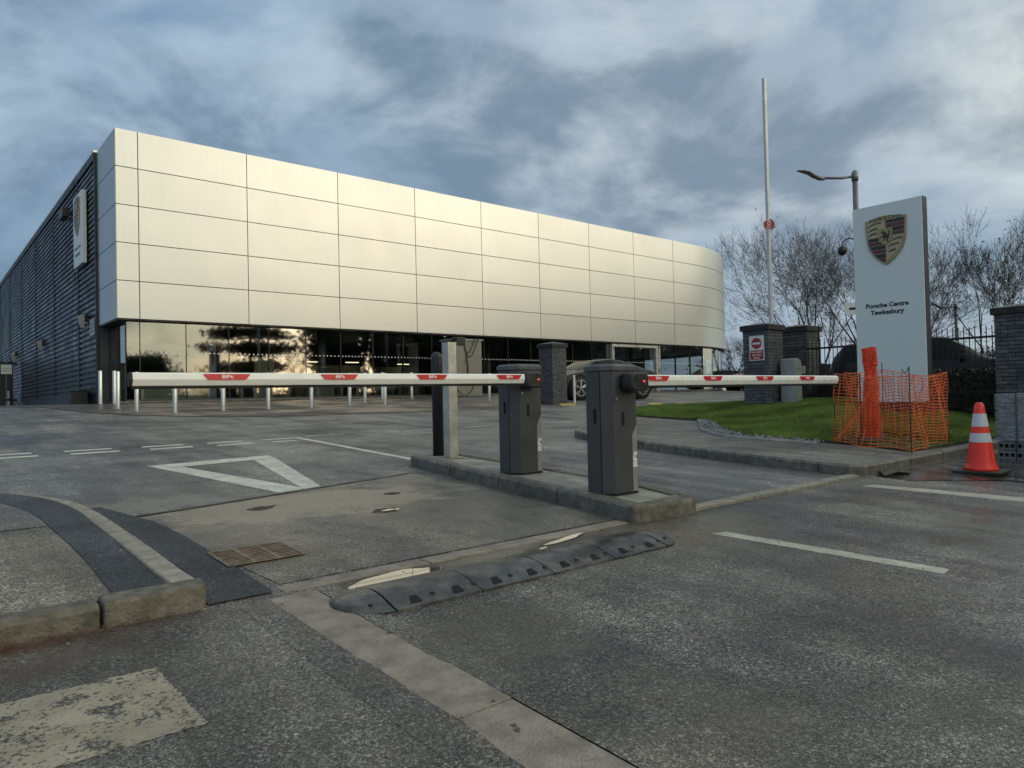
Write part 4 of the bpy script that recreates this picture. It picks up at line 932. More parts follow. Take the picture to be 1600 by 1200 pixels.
# ------------------------------------------------------------------ brick pillars
def brick_mesh(L):
    b = MB(); w, h = 0.1025, 0.065; e = 0.004
    z0, z1 = 0, h
    b.loft([[(x, y, z) for x, y in ((-L / 2 + k, -w / 2 + k), (L / 2 - k, -w / 2 + k), (L / 2 - k, w / 2 - k), (-L / 2 + k, w / 2 - k))] for z, k in ((0, e), (e, 0), (h - e, 0), (h, e))])
    me = bpy.data.meshes.new('brick'); me.from_pydata(b.v, [], b.f); me.materials.append(M['brick']); return me
BR_S, BR_H = brick_mesh(0.215), brick_mesh(0.1025)
S_ = 0.655
def pillar(label, cx, cy, zb, courses):
    p = thing('brick_pillar', label, 'pillar', (cx, cy, zb), 'brick pillars')
    b = MB(); h = S_ / 2 - 0.012; b.box(cx - h, cx + h, cy - h, cy + h, zb - 0.3, zb + courses * 0.075); b.build('mortar_core', M['mortar'], p)
    for c in range(courses):
        flip = c % 2
        seq = ((0.215, 0.1075), (0.215, 0.3325), (0.1025, 0.50125)) if not flip else ((0.1025, 0.05125 + 0.0), (0.215, 0.22), (0.215, 0.445))
        for side in range(4):
            a = side * math.pi / 2
            for L, pos in seq:
                lx = -S_ / 2 + pos + (0.0 if flip == 0 else 0.0); ly = -S_ / 2 + 0.05125
                if flip: lx = -(-S_ / 2 + pos) if False else -S_ / 2 + pos
                X, Y = lx * math.cos(a) - ly * math.sin(a), lx * math.sin(a) + ly * math.cos(a)
                o = bpy.data.objects.new('brick', BR_S if L > 0.2 else BR_H); C.objects.link(o); o.parent = p
                o.location = (X + random.uniform(-0.0015, 0.0015), Y + random.uniform(-0.0015, 0.0015), c * 0.075 + 0.010); o.rotation_euler = (0, 0, a)
    zt = zb + courses * 0.075; b = MB(); q = S_ / 2 + 0.05
    b.box(cx - q, cx + q, cy - q, cy + q, zt + 0.002, zt + 0.13); cp = b.build('coping', M['coping'], p, bevel=0.008)
    b = MB(); q2 = q - 0.01; b.loft([[(cx - q2, cy - q2, zt + 0.131), (cx + q2, cy - q2, zt + 0.131), (cx + q2, cy + q2, zt + 0.131), (cx - q2, cy + q2, zt + 0.131)], [(cx - 0.05, cy - 0.05, zt + 0.20), (cx + 0.05, cy - 0.05, zt + 0.20), (cx + 0.05, cy + 0.05, zt + 0.20), (cx - 0.05, cy + 0.05, zt + 0.20)]]); b.build('coping_top', M['copingtop'], p)
    return p
P1 = pillar('dark brick pillar bearing the no entry sign', 15.53, 9.02, 0.86, 23)
P2 = pillar('dark brick pillar without a sign beside the grey machine cabinet', 16.85, 8.76, 0.86, 23)
P3 = pillar('dark brick pillar at the right edge behind the wrapped brick pallet', 16.28, 4.07, 0.72, 24)
P4 = pillar('brick pillar standing alone between the barrier cabinets by the parked car', 16.62, 17.42, 0.83, 26)

# no entry sign on the pillar
sg = thing('no_entry_sign', 'white sign with red no entry disc above a red panel on the brick pillar', 'sign', (15.19, 8.98, 2.17))
b = MB(); b.box(15.186, 15.198, 8.79, 9.17, 1.88, 2.46); b.build('sign_plate', M['signwhite'], sg)
cx_, cz_ = 8.98, 2.28; b = MB(); b.slab([(0.13 * math.cos(2 * math.pi * k / 28), 0.13 * math.sin(2 * math.pi * k / 28)) for k in range(28)], (15.1855, cx_, cz_), R_, U_, 0.002); d = b.build('red_disc', M['signred'], sg)
b = MB(); b.slab([(-0.10, -0.024), (0.10, -0.024), (0.10, 0.024), (-0.10, 0.024)], (15.1833, cx_, cz_), R_, U_, 0.002); b.build('white_bar', M['signwhite'], d)
b = MB(); b.slab([(-0.17, -0.11), (0.17, -0.11), (0.17, 0.11), (-0.17, 0.11)], (15.1855, cx_, 2.01), R_, U_, 0.002); rp = b.build('red_panel', M['signred'], sg)
for k, s_ in enumerate(('No HGVs', 'past this', 'point')): text('lettering', s_, 0.068, (15.183, cx_, 2.075 - 0.065 * k), R_, U_, M['lettering'], rp, 0.001, bold=0.001)

# grey machine cabinet with its raised arm beside the pillars
mc = thing('barrier', 'pale grey barrier cabinet beside the pillars with its long arm raised upright', 'barrier', (15.75, 8.42, 0.86))
b = MB(); z = 0.86; px = 15.58; 
b.loft([[(px, y, z), (px + 0.32, y, z), (px + 0.32, y, z + 0.94), (px + 0.27, y, z + 1.01), (px + 0.16, y, z + 1.04), (px + 0.02, y, z + 1.04), (px, y, z + 1.02)] for y in (8.26, 8.62)]); b.build('cabinet', M['boxgrey'], mc, bevel=0.012)
b = MB(); b.box(px + 0.03, px + 0.29, 8.252, 8.2595, z + 0.06, z + 0.88); b.build('door_panel', M['boxgrey'], mc, bevel=0.003)
b = MB(); b.tube([(px + 0.15, 8.24, z + 0.80), (px + 0.15, 8.2515, z + 0.80)], 0.015, 8); b.build('lock', M['blackplastic'], mc)
ax_, ay_ = 16.30, 9.22
b = MB(); b.box(ax_ - 0.055, ax_ + 0.055, ay_ - 0.035, ay_ + 0.035, 1.75, 8.95); arm = b.build('raised_arm', M['armgrey'], mc, bevel=0.012)
b = MB(); b.box(ax_ - 0.057, ax_ + 0.057, ay_ - 0.037, ay_ + 0.037, 8.38, 8.54); b.build('white_band', M['lettering'], mc)
b = MB(); rr_, uu_ = Vector((0.762, -0.647, 0)), Vector((0, 0, 1)); oc = Vector((ax_, ay_, 5.27)) - Vector((0.647, 0.762, 0)) * 0.06
pts8 = [(0.16 * math.cos(math.pi / 8 + k * math.pi / 4), 0.16 * math.sin(math.pi / 8 + k * math.pi / 4)) for k in range(8)]
b.slab(pts8, oc, rr_, uu_, 0.006); dsc = b.build('stop_disc', M['signwhite'], mc)
b = MB(); b.slab([(p * 0.9, q * 0.9) for p, q in pts8], oc - Vector((0.647, 0.762, 0)) * 0.0065, rr_, uu_, 0.002); rdd = b.build('red_face', M['signred'], dsc)
text('lettering', 'STOP', 0.115, oc - Vector((0.647, 0.762, 0)) * 0.0092, uu_, -rr_, M['lettering'], rdd, 0.001, bold=0.002)
b = MB(); b.box(15.9, ax_ + 0.06, 8.40, 9.27, 1.55, 1.74); b.build('arm_bracket', M['boxgrey'], mc)

# ------------------------------------------------------------------ railings
fr = thing('railing_fence', 'black vertical bar railing between the brick pillars behind the totem sign', 'fence', (16.7, 6.4, 0.85))
ya, yb, fx = 4.42, 8.42, 16.45
for z in (1.02, 2.12):
    b = MB(); b.box(fx - 0.02, fx + 0.02, ya, yb, z, z + 0.045); b.build('rail', M['fence'], fr)
n = 40
barm = MB(); barm.tube([(0, 0, 0), (0, 0, 1.48)], 0.0095, 6); barm.lathe([(0.0095, 1.48), (0.013, 1.49), (0.002, 1.53)], 0, 0, 6)
bme = bpy.data.meshes.new('railing_bar'); bme.from_pydata(barm.v, [], barm.f); bme.materials.append(M['fence'])
for k in range(n):
    o = bpy.data.objects.new('railing_bar', bme); C.objects.link(o); o.parent = fr; o.location = (fx - 16.7, ya + (k + 0.5) * (yb - ya) / n - 6.4, 0.0)
b = MB(); b.box(fx - 0.012, fx + 0.012, yb - 0.33, yb - 0.306, 0.8, 2.7); b.build('fence_post', M['fence'], fr)

# ------------------------------------------------------------------ orange netting round the dug hole
NZ = lambda x, y: LZ(x, y) if inside(x, y, LAWN) else G(y) + 0.12
NP = [(10.36, 4.90), (10.03, 3.74), (11.72, 3.85), (11.80, 4.8), (10.95, 5.02)]
net = thing('safety_netting', 'orange plastic safety netting on thin stakes round a dug hole', 'netting', (10.7, 4.4, NZ(10.7, 4.4)))
def netpt(d, h, path):
    L = [0]
    for a, c in zip(path, path[1:]): L.append(L[-1] + math.hypot(c[0] - a[0], c[1] - a[1]))
    d = max(0, min(L[-1] - 1e-6, d)); i = max(j for j in range(len(L) - 1) if L[j] <= d); f = (d - L[i]) / (L[i + 1] - L[i])
    a, c = path[i], path[i + 1]; x, y = a[0] + (c[0] - a[0]) * f, a[1] + (c[1] - a[1]) * f
    dx, dy = (c[1] - a[1]), -(c[0] - a[0]); q = math.hypot(dx, dy); wob = 0.05 * math.sin(d * 5.1 + h * 4) * math.sin(math.pi * f) + 0.018 * math.sin(d * 17 + h * 11) + 0.010 * math.sin(d * 41 + h * 5)
    sag = 0.05 * math.sin(math.pi * f) * (0.4 + 0.6 * h)
    return Vector((x + dx / q * wob, y + dy / q * wob, NZ(x, y) + 0.04 + h - sag + 0.012 * math.sin(d * 9 + h * 7))), L[-1]
b = MB(); TOT = netpt(0, 0, NP)[1]; HN = 0.98
nh, nv = 22, int(TOT / 0.095)
for i in range(nh + 1):
    h = HN * i / nh; tk = 0.0065 if i in (0, nh) else 0.0042; prev = None
    for k in range(int(TOT / 0.05) + 1):
        p, _ = netpt(k * 0.05, h, NP)
        ring = [p + Vector((0, 0, tk)), p + Vector((0.003, 0.003, 0)), p - Vector((0, 0, tk)), p - Vector((0.003, 0.003, 0))]
        if prev: b.loft([prev, ring], cap=False)
        prev = ring
for k in range(nv + 1):
    d = TOT * k / nv + random.uniform(-0.012, 0.012); prev = None; sh = random.uniform(-0.02, 0.02)
    for i in range(12):
        h = HN * i / 11; p, _ = netpt(d + sh * math.sin(h * 4), h, NP); q, _ = netpt(d + sh * math.sin(h * 4) + 0.009, h, NP)
        dv = (q - p); nn = Vector((-dv.y, dv.x, 0)).normalized() * 0.0015; ring = [p - dv * 0.5 + nn, p + dv * 0.5 + nn, p + dv * 0.5 - nn, p - dv * 0.5 - nn]
        if prev: b.loft([prev, ring], cap=False)
        prev = ring
tag(b.build('mesh_sheet', M['orange'], net), kind='stuff')
b = MB(); a0, c0 = Vector((10.36, 4.9, NZ(10.36, 4.9) + 0.06)), Vector((10.52, 4.35, NZ(10.5, 4.4) + 0.98))
for k in range(6):
    o_ = Vector((random.uniform(-0.03, 0.03), random.uniform(-0.03, 0.03), random.uniform(-0.03, 0.03))); pth = [a0 + o_ + (c0 - a0) * f + Vector((0, 0, -0.12 * math.sin(math.pi * f))) for f in (0, .25, .5, .75, 1)]
    b.tube(pth, 0.004, 4)
b.build('gathered_strand', M['orange'], net)
for x, y in NP[:4]:
    z = NZ(x, y); b = MB(); b.tube([(x, y, z - 0.1), (x, y, z + 1.13)], 0.007, 6)
    if (x, y) == NP[1]: b.tube([(x, y, z + 1.13), (x - 0.02, y + 0.01, z + 1.08), (x - 0.05, y + 0.03, z + 1.05), (x - 0.075, y + 0.05, z + 1.07), (x - 0.08, y + 0.055, z + 1.10)], 0.006, 6)
    b.build('stake', M['blackplastic'], net)
# rolled netting stood on end
rx, ry = 10.84, 4.58; rz = NZ(rx, ry)
rol = thing('netting_roll', 'tall roll of red orange netting stood upright inside the fenced hole', 'netting roll', (rx, ry, rz))
prof_r = lambda h: (0.104 if h < 0.78 else 0.104 - 0.034 * min(1, (h - 0.78) / 0.2)) + 0.008 * math.sin(h * 6) + (0.012 if h > 1.12 else 0)
b = MB()
for k in range(64):
    h = 0.01 + 1.36 * k / 63; r = prof_r(h); th = random.uniform(0.004, 0.009); n = 20; ph = random.uniform(0, 6); w1 = random.uniform(0.002, 0.010)
    rings = []
    for i in range(n):
        a = 2 * math.pi * i / n; q = r + 0.006 * math.sin(5 * a + ph) + 0.022 * math.sin(3 * a + h * 6) * (0.5 + 0.6 * h) + random.uniform(-0.005, 0.005); zz_ = rz + h + w1 * math.sin(2 * a + ph)
        rings.append([(rx + 0.03 * math.sin(h * 5.2) + (q + dr) * math.cos(a), ry + 0.02 * math.sin(h * 3.9 + 1) + (q + dr) * math.sin(a), zz_ + dz) for dr, dz in ((0.004, 0), (0, th), (-0.004, 0), (0, -th))])
    rings.append(rings[0]); b.loft(rings, cap=False)
for k in range(26):
    a = 2 * math.pi * k / 26; path = [(rx + (prof_r(h) - 0.002) * math.cos(a + 0.4 * h), ry + (prof_r(h) - 0.002) * math.sin(a + 0.4 * h), rz + h) for h in (0, 0.3, 0.6, 0.85, 1.0, 1.2, 1.37)]
    b.tube(path, 0.009, 4)
tag(b.build('wound_mesh', M['orangered'], rol), kind='stuff')
b = MB(); b.lathe([(0.086, rz), (0.086, rz + 0.75), (0.055, rz + 1.0), (0.058, rz + 1.34)], rx, ry, 14); b.build('inner_layers', M['orangered'], rol, smooth=True)
b = MB(); b.tube([(rx - 0.10, ry + 0.11, rz), (rx - 0.10, ry + 0.11, rz + 1.0)], 0.012, 6); b.build('stake', M['blackplastic'], rol)

# ------------------------------------------------------------------ traffic cone
cx, cy = 9.52, 2.80; cz = G(cy) + 0.008
co = thing('traffic_cone', 'orange traffic cone with two white bands standing on wet tarmac', 'traffic cone', (cx, cy, cz))
b = MB(); q = 0.245; b.prism([(cx - q + .05, cy - q), (cx + q - .05, cy - q), (cx + q, cy - q + .05), (cx + q, cy + q - .05), (cx + q - .05, cy + q), (cx - q + .05, cy + q), (cx - q, cy + q - .05), (cx - q, cy - q + .05)], cz, cz + 0.035); b.build('base', M['rubber'], co, bevel=0.008)
rc = lambda h: 0.182 - 0.034 * min(1, h / 0.07) - 0.106 * max(0, (h - 0.07) / 0.73)
b = MB(); b.lathe([(rc(h), cz + 0.036 + h) for h in (0, 0.03, 0.06, 0.10, 0.3, 0.5, 0.7, 0.755)] + [(0.038, cz + 0.80), (0.036, cz + 0.815), (0.026, cz + 0.82)], cx, cy, 32); b.build('body', M['cone'], co, smooth=True)
for h0, h1 in ((0.325, 0.43), (0.505, 0.655)):
    b = MB(); b.lathe([(rc(h0) + 0.003, cz + 0.036 + h0), (rc(h1) + 0.003, cz + 0.036 + h1)], cx, cy, 32, cap=False); b.build('reflective_band', M['conewhite'], co, smooth=True)

# ------------------------------------------------------------------ wrapped pallet of bricks
pk = thing('brick_pallet', 'shrink wrapped pack of grey bricks on perforated bricks at the right edge', 'brick pack', (12.0, 2.75, G(2.9)))
px0, py0, pz = 11.42, 2.30, G(2.8); LX, LY = 1.05, 0.86
pbm = {}
def pbrick(L, W_, H_, mat):
    key = (L, W_, H_)
    if key not in pbm:
        b = MB(); b.box(-L / 2, L / 2, -W_ / 2, W_ / 2, 0, H_); me = bpy.data.meshes.new('brick'); me.from_pydata(b.v, [], b.f); me.materials.append(M[mat]); pbm[key] = me
    return pbm[key]
for r in range(2):           # bottom rows laid on edge: three holes in each visible face
    for k in range(4):
        yc = py0 + LY - 0.108 - k * 0.216
        b = MB(); L2, H2 = 0.205, 0.118; z0_ = pz + 0.01 + r * 0.125; xo = px0 + 0.01
        # face with three real holes
        nseg = 12; cen = [-0.066, 0.0, 0.066]; rr_h = 0.024
        b.box(xo + 0.04, xo + 0.95, yc - L2 / 2, yc + L2 / 2, z0_, z0_ + H2)
        b.box(xo, xo + 0.04, yc - L2 / 2, yc + L2 / 2, z0_, z0_ + 0.035); b.box(xo, xo + 0.04, yc - L2 / 2, yc + L2 / 2, z0_ + H2 - 0.035, z0_ + H2)
        for sx0, sx1 in ((-L2 / 2, -0.066 - rr_h), (-0.066 + rr_h, -rr_h), (rr_h, 0.066 - rr_h), (0.066 + rr_h, L2 / 2)): b.box(xo, xo + 0.04, yc + sx0, yc + sx1, z0_ + 0.035, z0_ + H2 - 0.035)
        o = b.build('perforated_brick', M['packbrick'], pk)
        b = MB(); b.box(xo + 0.037, xo + 0.0395, yc - 0.095, yc + 0.095, z0_ + 0.034, z0_ + H2 - 0.034); b.build('hole', M['pit'], o)  # black plate paints the shade inside the brick holes
for c in range(9):
    for k in range(8):
        W_ = 0.103; o = bpy.data.objects.new('brick', pbrick(0.215, W_, 0.065, 'packbrick')); C.objects.link(o); o.parent = pk
        o.location = Vector((px0 + 0.12 + random.uniform(-.004, .004), py0 + 0.054 + k * 0.107, pz + 0.268 + c * 0.067)) - ORG[pk]
    for k in range(4):
        o = bpy.data.objects.new('brick', pbrick(0.215, 0.103, 0.065, 'packbrick')); C.objects.link(o); o.parent = pk
        o.location = Vector((px0 + 0.35 + k * 0.219, py0 + 0.054 + random.uniform(-.004, .004), pz + 0.268 + c * 0.067)) - ORG[pk]
b = MB(); b.box(px0 + 0.24, px0 + 1.2, py0 + 0.12, py0 + LY - 0.02, pz + 0.268, pz + 0.86); b.build('pack_core', M['packbrick'], pk)
# loose film: wrinkled shell
b = MB(); rings = []
for i in range(15):
    h = 0.262 + 0.64 * i / 14; ring = []; base = [(px0 - 0.012, py0 + LY + 0.012), (px0 - 0.012, py0 - 0.012), (px0 + 1.25, py0 - 0.012), (px0 + 1.25, py0 + LY + 0.012)]
    for a, c in zip(base, base[1:] + base[:1]):
        for k in range(12):
            f = k / 12; x, y = a[0] + (c[0] - a[0]) * f, a[1] + (c[1] - a[1]) * f; dx, dy = -(c[1] - a[1]), (c[0] - a[0]); q = math.hypot(dx, dy)
            wv_ = 0.007 * math.sin(i * 2.3 + k * 1.7) + random.uniform(-0.004, 0.004); ring.append((x + dx / q * wv_ * -1, y + dy / q * wv_ * -1, pz + h + random.uniform(-.004, .004)))
    rings.append(ring)
b.loft(rings, cap=False); b.poly(rings[-1]); b.build('stretch_film', M['film'], pk, smooth=True)
for yy in (py0 + 0.62, py0 + 0.2):
    b = MB(); b.box(px0 - 0.022, px0 - 0.018, yy - 0.009, yy + 0.009, pz + 0.03, pz + 0.91); b.build('strap', M['strap'], pk)
b = MB(); b.add([(px0 + 0.0, py0 + 0.5, pz + 0.915), (px0 + 0.5, py0 + 0.5, pz + 0.93), (px0 + 0.55, py0 - 0.02, pz + 0.925), (px0 + 0.02, py0 - 0.02, pz + 0.94), (px0 + 0.25, py0 + 0.2, pz + 0.965)], [(0, 1, 4), (1, 2, 4), (2, 3, 4), (3, 0, 4)]); b.build('film_top_sheet', M['lettering'], pk)
# black plastic strip by the kerb
b = MB()
for k in range(5):
    y = 3.38 + 0.03 * k; b.tube([(8.25 + 0.05 * k, y, G(y) + 0.02), (8.5 + 0.02 * k, y - 0.05, G(y) + 0.05), (8.7, y - 0.1, G(y) + 0.015)], 0.02, 5)
tag(b.build('plastic_scrap', M['blackplastic'], origin=(8.5, 3.4, G(3.4))), 'crumpled black plastic lying against the kerb corner', 'plastic')

# ------------------------------------------------------------------ rubber speed hump
hu = thing('speed_hump', 'black rubber speed hump of bolted sections across the entrance lane', 'speed hump', (2.75, 3.14, G(3.14)))
HY0, HY1, HH = 2.94, 3.38, 0.054
def hump_pt(x, f, k=1.0):
    yc = (HY0 + HY1) / 2 + 0.02 * (x - 2.75) * -0.5; y = yc + (f - 0.5) * (HY1 - HY0) * k
    return (x, y, G(y) + 0.002 + (0.010 + (HH - 0.012) * math.sin(math.pi * f) ** 1.35) * (0.25 + 0.75 * k) * (0 if f in (0, 1) and False else 1))
secs = [1.76, 2.27, 2.78, 3.29, 3.80]
for xa, xb in zip(secs, secs[1:]):
    b = MB(); n = 14
    b.loft([[hump_pt(x, i / n) for i in range(n + 1)] for x in (xa + 0.004, xb - 0.004)], cap=False, closed=False)
    b.loft([[Vector(hump_pt(x, 0)) - Vector((0, 0.001, 0.012)), hump_pt(x, 0)] for x in (xa + 0.004, xb - 0.004)], cap=False, closed=False)
    for x in (xa + 0.004, xb - 0.004): b.poly([hump_pt(x, i / n) for i in range(n + 1)][::(1 if x < (xa + xb) / 2 else -1)])
    so = b.build('hump_section', M['tread'], hu, smooth=False)
    for fx in (0.25, 0.75):
        x = xa + fx * (xb - xa); w2 = 0.034
        b = MB(); b.add([Vector(hump_pt(x - w2, 0.07)) + Vector((0, -0.001, 0.0025)), Vector(hump_pt(x + w2, 0.07)) + Vector((0, -0.001, 0.0025)), Vector(hump_pt(x + w2 * 0.9, 0.20)) + Vector((0, 0, 0.003)), Vector(hump_pt(x - w2 * 0.2, 0.20)) + Vector((0, 0, 0.003))], [(0, 1, 2, 3)]); b.build('recess_shade', M['pit'], so)  # black patch laid on the rubber paints the shade of a recess
        p = Vector(hump_pt(x + 0.12, 0.17)); b = MB(); b.lathe([(0.014, p.z - 0.002), (0.013, p.z + 0.006), (0.006, p.z + 0.007)], p.x, p.y, 8); b.build('bolt', M['rubber'], so)
for xc, sg_ in ((1.752, -1), (3.808, 1)):
    b = MB(); n = 14; rings = []
    for k in range(7):
        a = math.pi / 2 * k / 6.2; kk = max(0.03, math.cos(a)); x = xc + sg_ * 0.215 * math.sin(a); rings.append([hump_pt(x, i / n, kk) for i in range(n + 1)])
    b.loft(rings, cap=False, closed=False); e_ = b.build('hump_end', M['tread'], hu, smooth=True)
    p = Vector(hump_pt(xc + sg_ * 0.08, 0.2, 0.95)); b = MB(); b.lathe([(0.014, p.z - 0.002), (0.013, p.z + 0.006), (0.006, p.z + 0.007)], p.x, p.y, 8); b.build('bolt', M['rubber'], e_)

# ------------------------------------------------------------------ gully grate, small iron cover
gr = thing('drain_grate', 'rusty iron gully grate beside the fresh tarmac strip', 'drain grate', (1.62, 4.38, G(4.38)))
gx0, gx1, gy0, gy1 = 1.39, 1.86, 4.19, 4.58
sheetz = lambda y, d: G(y) + d
b = MB(); b.add([(x, y, sheetz(y, 0.0125)) for x, y in ((gx0, gy0), (gx1, gy0), (gx1, gy1), (gx0, gy1))], [(0, 1, 2, 3)]); b.build('sump_shade', M['pit'], gr)  # flat black sheet paints the shade below the slats
def gbar(x0, x1, y0, y1, h): b = MB(); b.prism([(x0, y0), (x1, y0), (x1, y1), (x0, y1)], lambda x, y: G(y) + 0.0128, lambda x, y: G(y) + h); return b
for a in ((gx0, gx1, gy0, gy0 + 0.018), (gx0, gx1, gy1 - 0.018, gy1), (gx0, gx0 + 0.018, gy0 + 0.019, gy1 - 0.019), (gx1 - 0.018, gx1, gy0 + 0.019, gy1 - 0.019)): gbar(*a, 0.0165).build('frame_bar', M['rust'], gr)
for k in range(8):
    y = gy0 + 0.046 + k * 0.0405; gbar(gx0 + 0.020, gx1 - 0.020, y, y + 0.0145, 0.0156).build('slat', M['rust'], gr)
for x in (gx0 + 0.15, gx0 + 0.30): gbar(x, x + 0.02, gy0 + 0.02, gy1 - 0.02, 0.0170).build('cross_bar', M['rust'], gr)
cv_ = thing('iron_cover', 'small sunken iron cover in the silty tarmac before the island', 'cover', (2.97, 5.08, G(5.08)))
b = MB(); b.prism([(2.86, 5.02), (3.10, 5.04), (3.09, 5.17), (2.87, 5.15)], lambda x, y: G(y) + 0.001, lambda x, y: G(y) + 0.006); b.build('cover_plate', M['rust'], cv_)

# ------------------------------------------------------------------ yellow and black ramp
rp_ = thing('speed_ramp', 'low yellow and black rubber ramp across the lane behind the lawn', 'speed ramp', (18.3, 16.1, G(16.1)))
pa, pb_ = Vector((16.4, 16.95)), Vector((20.9, 15.05)); nseg = 9; nr = Vector((pb_.y - pa.y, pa.x - pb_.x)).normalized()
for k in range(nseg):
    a, c = pa.lerp(pb_, (k + 0.01) / nseg), pa.lerp(pb_, (k + 0.99) / nseg); b = MB()
    b.loft([[(p.x + nr.x * o_, p.y + nr.y * o_, G(p.y + nr.y * o_) + h) for o_, h in ((0.22, 0.005), (0.10, 0.05), (-0.10, 0.05), (-0.22, 0.005))] for p in (a, c)]); b.build('ramp_section', M['yellow'] if k % 2 == 0 else M['tread'], rp_)

# ------------------------------------------------------------------ charging unit
ev = thing('charging_unit', 'tall grey vehicle charging unit with hanging black cables before the glass', 'charger', (17.9, 24.2, G(24.2)))
z = G(24.2) + 0.02; b = MB(); b.box(17.45, 18.95, 24.3, 25.2, z, z + 2.38); b.build('power_cabinet', M['evgrey'], ev, bevel=0.02)
b = MB(); b.box(17.40, 19.0, 24.25, 25.25, z + 2.381, z + 2.44); b.build('cabinet_roof', M['boxgrey'], ev)
b = MB(); b.box(17.22, 17.62, 23.75, 24.05, z, z + 2.1); b.build('dispenser_column', M['evgrey'], ev, bevel=0.02)
b = MB(); b.box(17.2, 17.66, 23.72, 24.07, z + 2.101, z + 2.45); b.build('screen_head', M['blackplastic'], ev, bevel=0.03)
for k, (x0_, x1_) in enumerate(((17.64, 18.75), (17.62, 18.55), (17.5, 17.95))):
    b = MB(); pth = []
    for i in range(13):
        f = i / 12
        pth.append((x0_ + (x1_ - x0_) * f, 23.9 + 0.25 * f, z + 2.2 - (1.0 if k == 2 else 0) - (0.75 - 0.2 * k) * math.sin(math.pi * min(1, f * 1.15)) * (1 - 0.3 * f) + 0.25 * f))
    b.tube(pth, 0.022, 6); b.build('charging_cable', M['rubber'], ev, smooth=True)
b = MB(); b.tube([(17.62, 23.72, z + 2.1), (17.72, 23.7, z + 1.3), (17.72, 23.7, z + 0.7)], [0.02, 0.04, 0.05], 8); b.build('charging_plug', M['rubber'], ev)
b = MB(); pth = [(17.5 + 0.45 * math.sin(a), 23.62, z + 0.55 - 0.5 * math.cos(a) + 0.0) for a in [k * 0.35 - 1.6 for k in range(10)]]; b.tube(pth, 0.022, 6); b.build('charging_cable', M['rubber'], ev)

# ------------------------------------------------------------------ wall fittings on the dark side wall
def wall_lamp(lab, y, z):
    o = thing('wall_lamp', lab, 'wall lamp', (5.05, y, z), 'lamps along the dark side wall')
    b = MB(); b.box(5.03, 5.118, y - 0.12, y + 0.12, z - 0.05, z + 0.25); b.build('bracket', M['ribdark'], o)
    b = MB(); b.loft([[(5.02, y - 0.18, z + 0.2), (5.02, y + 0.18, z + 0.2), (5.02, y + 0.13, z - 0.35), (5.02, y - 0.13, z - 0.35)], [(4.80, y - 0.16, z + 0.12), (4.80, y + 0.16, z + 0.12), (4.92, y + 0.1, z - 0.3), (4.92, y - 0.1, z - 0.3)]]); b.build('lamp_shade', M['boxgrey'], o, bevel=0.02)
wall_lamp('grey wall lamp nearest the silver corner beside the small plate', 30.6, 4.40); wall_lamp('grey wall lamp on the middle of the dark side wall', 41.8, 4.30); wall_lamp('grey wall lamp farthest along the dark side wall', 53.5, 4.42)
o = thing('wall_plate', 'small pale notice plate on the dark wall beside the silver corner', 'notice', (5.06, 29.3, 4.0)); b = MB(); b.box(5.055, 5.075, 28.95, 29.75, 3.72, 4.32); b.build('notice_plate', M['strip'], o)
for k in range(3): b = MB(); b.box(5.052, 5.0548, 29.1, 29.6, 3.85 + 0.13 * k, 3.89 + 0.13 * k); b.build('print_line', M['totemside'], o)
o = thing('floodlight', 'black floodlight on an arm high on the dark side wall', 'floodlight', (5.0, 33.2, 8.8))
b = MB(); b.tube([(5.1, 32.5, 8.65), (4.95, 33.6, 8.95)], 0.03, 6); b.build('bracket_arm', M['ribdark'], o); b = MB(); b.box(4.78, 5.05, 33.6, 34.5, 8.9, 9.3); b.build('lamp_housing', M['blackplastic'], o, bevel=0.03)
o = thing('meter_box', 'low dark metal box at the foot of the ribbed wall', 'box', (4.9, 30.6, 1.2)); b = MB(); b.box(4.5, 5.05, 30.2, 31.2, 1.2, 1.72); b.build('box_body', M['ribdark'], o, bevel=0.02); b = MB(); b.box(4.48, 5.06, 30.18, 31.22, 1.722, 1.76); b.build('box_lid', M['ribdark'], o)
gt = thing('yard_gate', 'dark closed yard gate projecting from the far end of the side wall', 'gate', (2.5, 52.5, 1.225))
for k in range(16):
    x = -1.2 + k * 0.38; b = MB(); b.box(x, x + 0.33, 52.5, 52.54, 1.28, 4.0); b.build('gate_board', M['ribdark'], gt)
for z in (1.6, 3.8): b = MB(); b.box(-1.3, 5.05, 52.545, 52.6, z, z + 0.12); b.build('gate_rail', M['ribdark'], gt)
ds = thing('notice_sign', 'white notice with two lines of black print on the dark yard gate', 'sign', (4.49, 52.4, 3.5)); b = MB(); b.box(4.22, 4.76, 52.44, 52.46, 3.24, 3.80); b.build('sign_plate', M['signwhite'], ds)
text('lettering', 'Deliveries', 0.10, (4.49, 52.437, 3.58), (1, 0, 0), (0, 0, 1), M['ink'], ds, 0.001); text('lettering', 'Stop here', 0.10, (4.49, 52.437, 3.44), (1, 0, 0), (0, 0, 1), M['ink'], ds, 0.001)
o = thing('bollard', 'short reflective post before the dark yard gate', 'bollard', (4.55, 51.9, 1.225)); b = MB(); b.tube([(4.55, 51.9, 1.225), (4.55, 51.9, 2.2)], 0.09, 8); b.build('post', M['strip'], o)
b = MB(); b.tube([(4.55, 51.9, 1.6), (4.55, 51.9, 1.75)], 0.092, 8); b.build('dark_band', M['ribdark'], o)

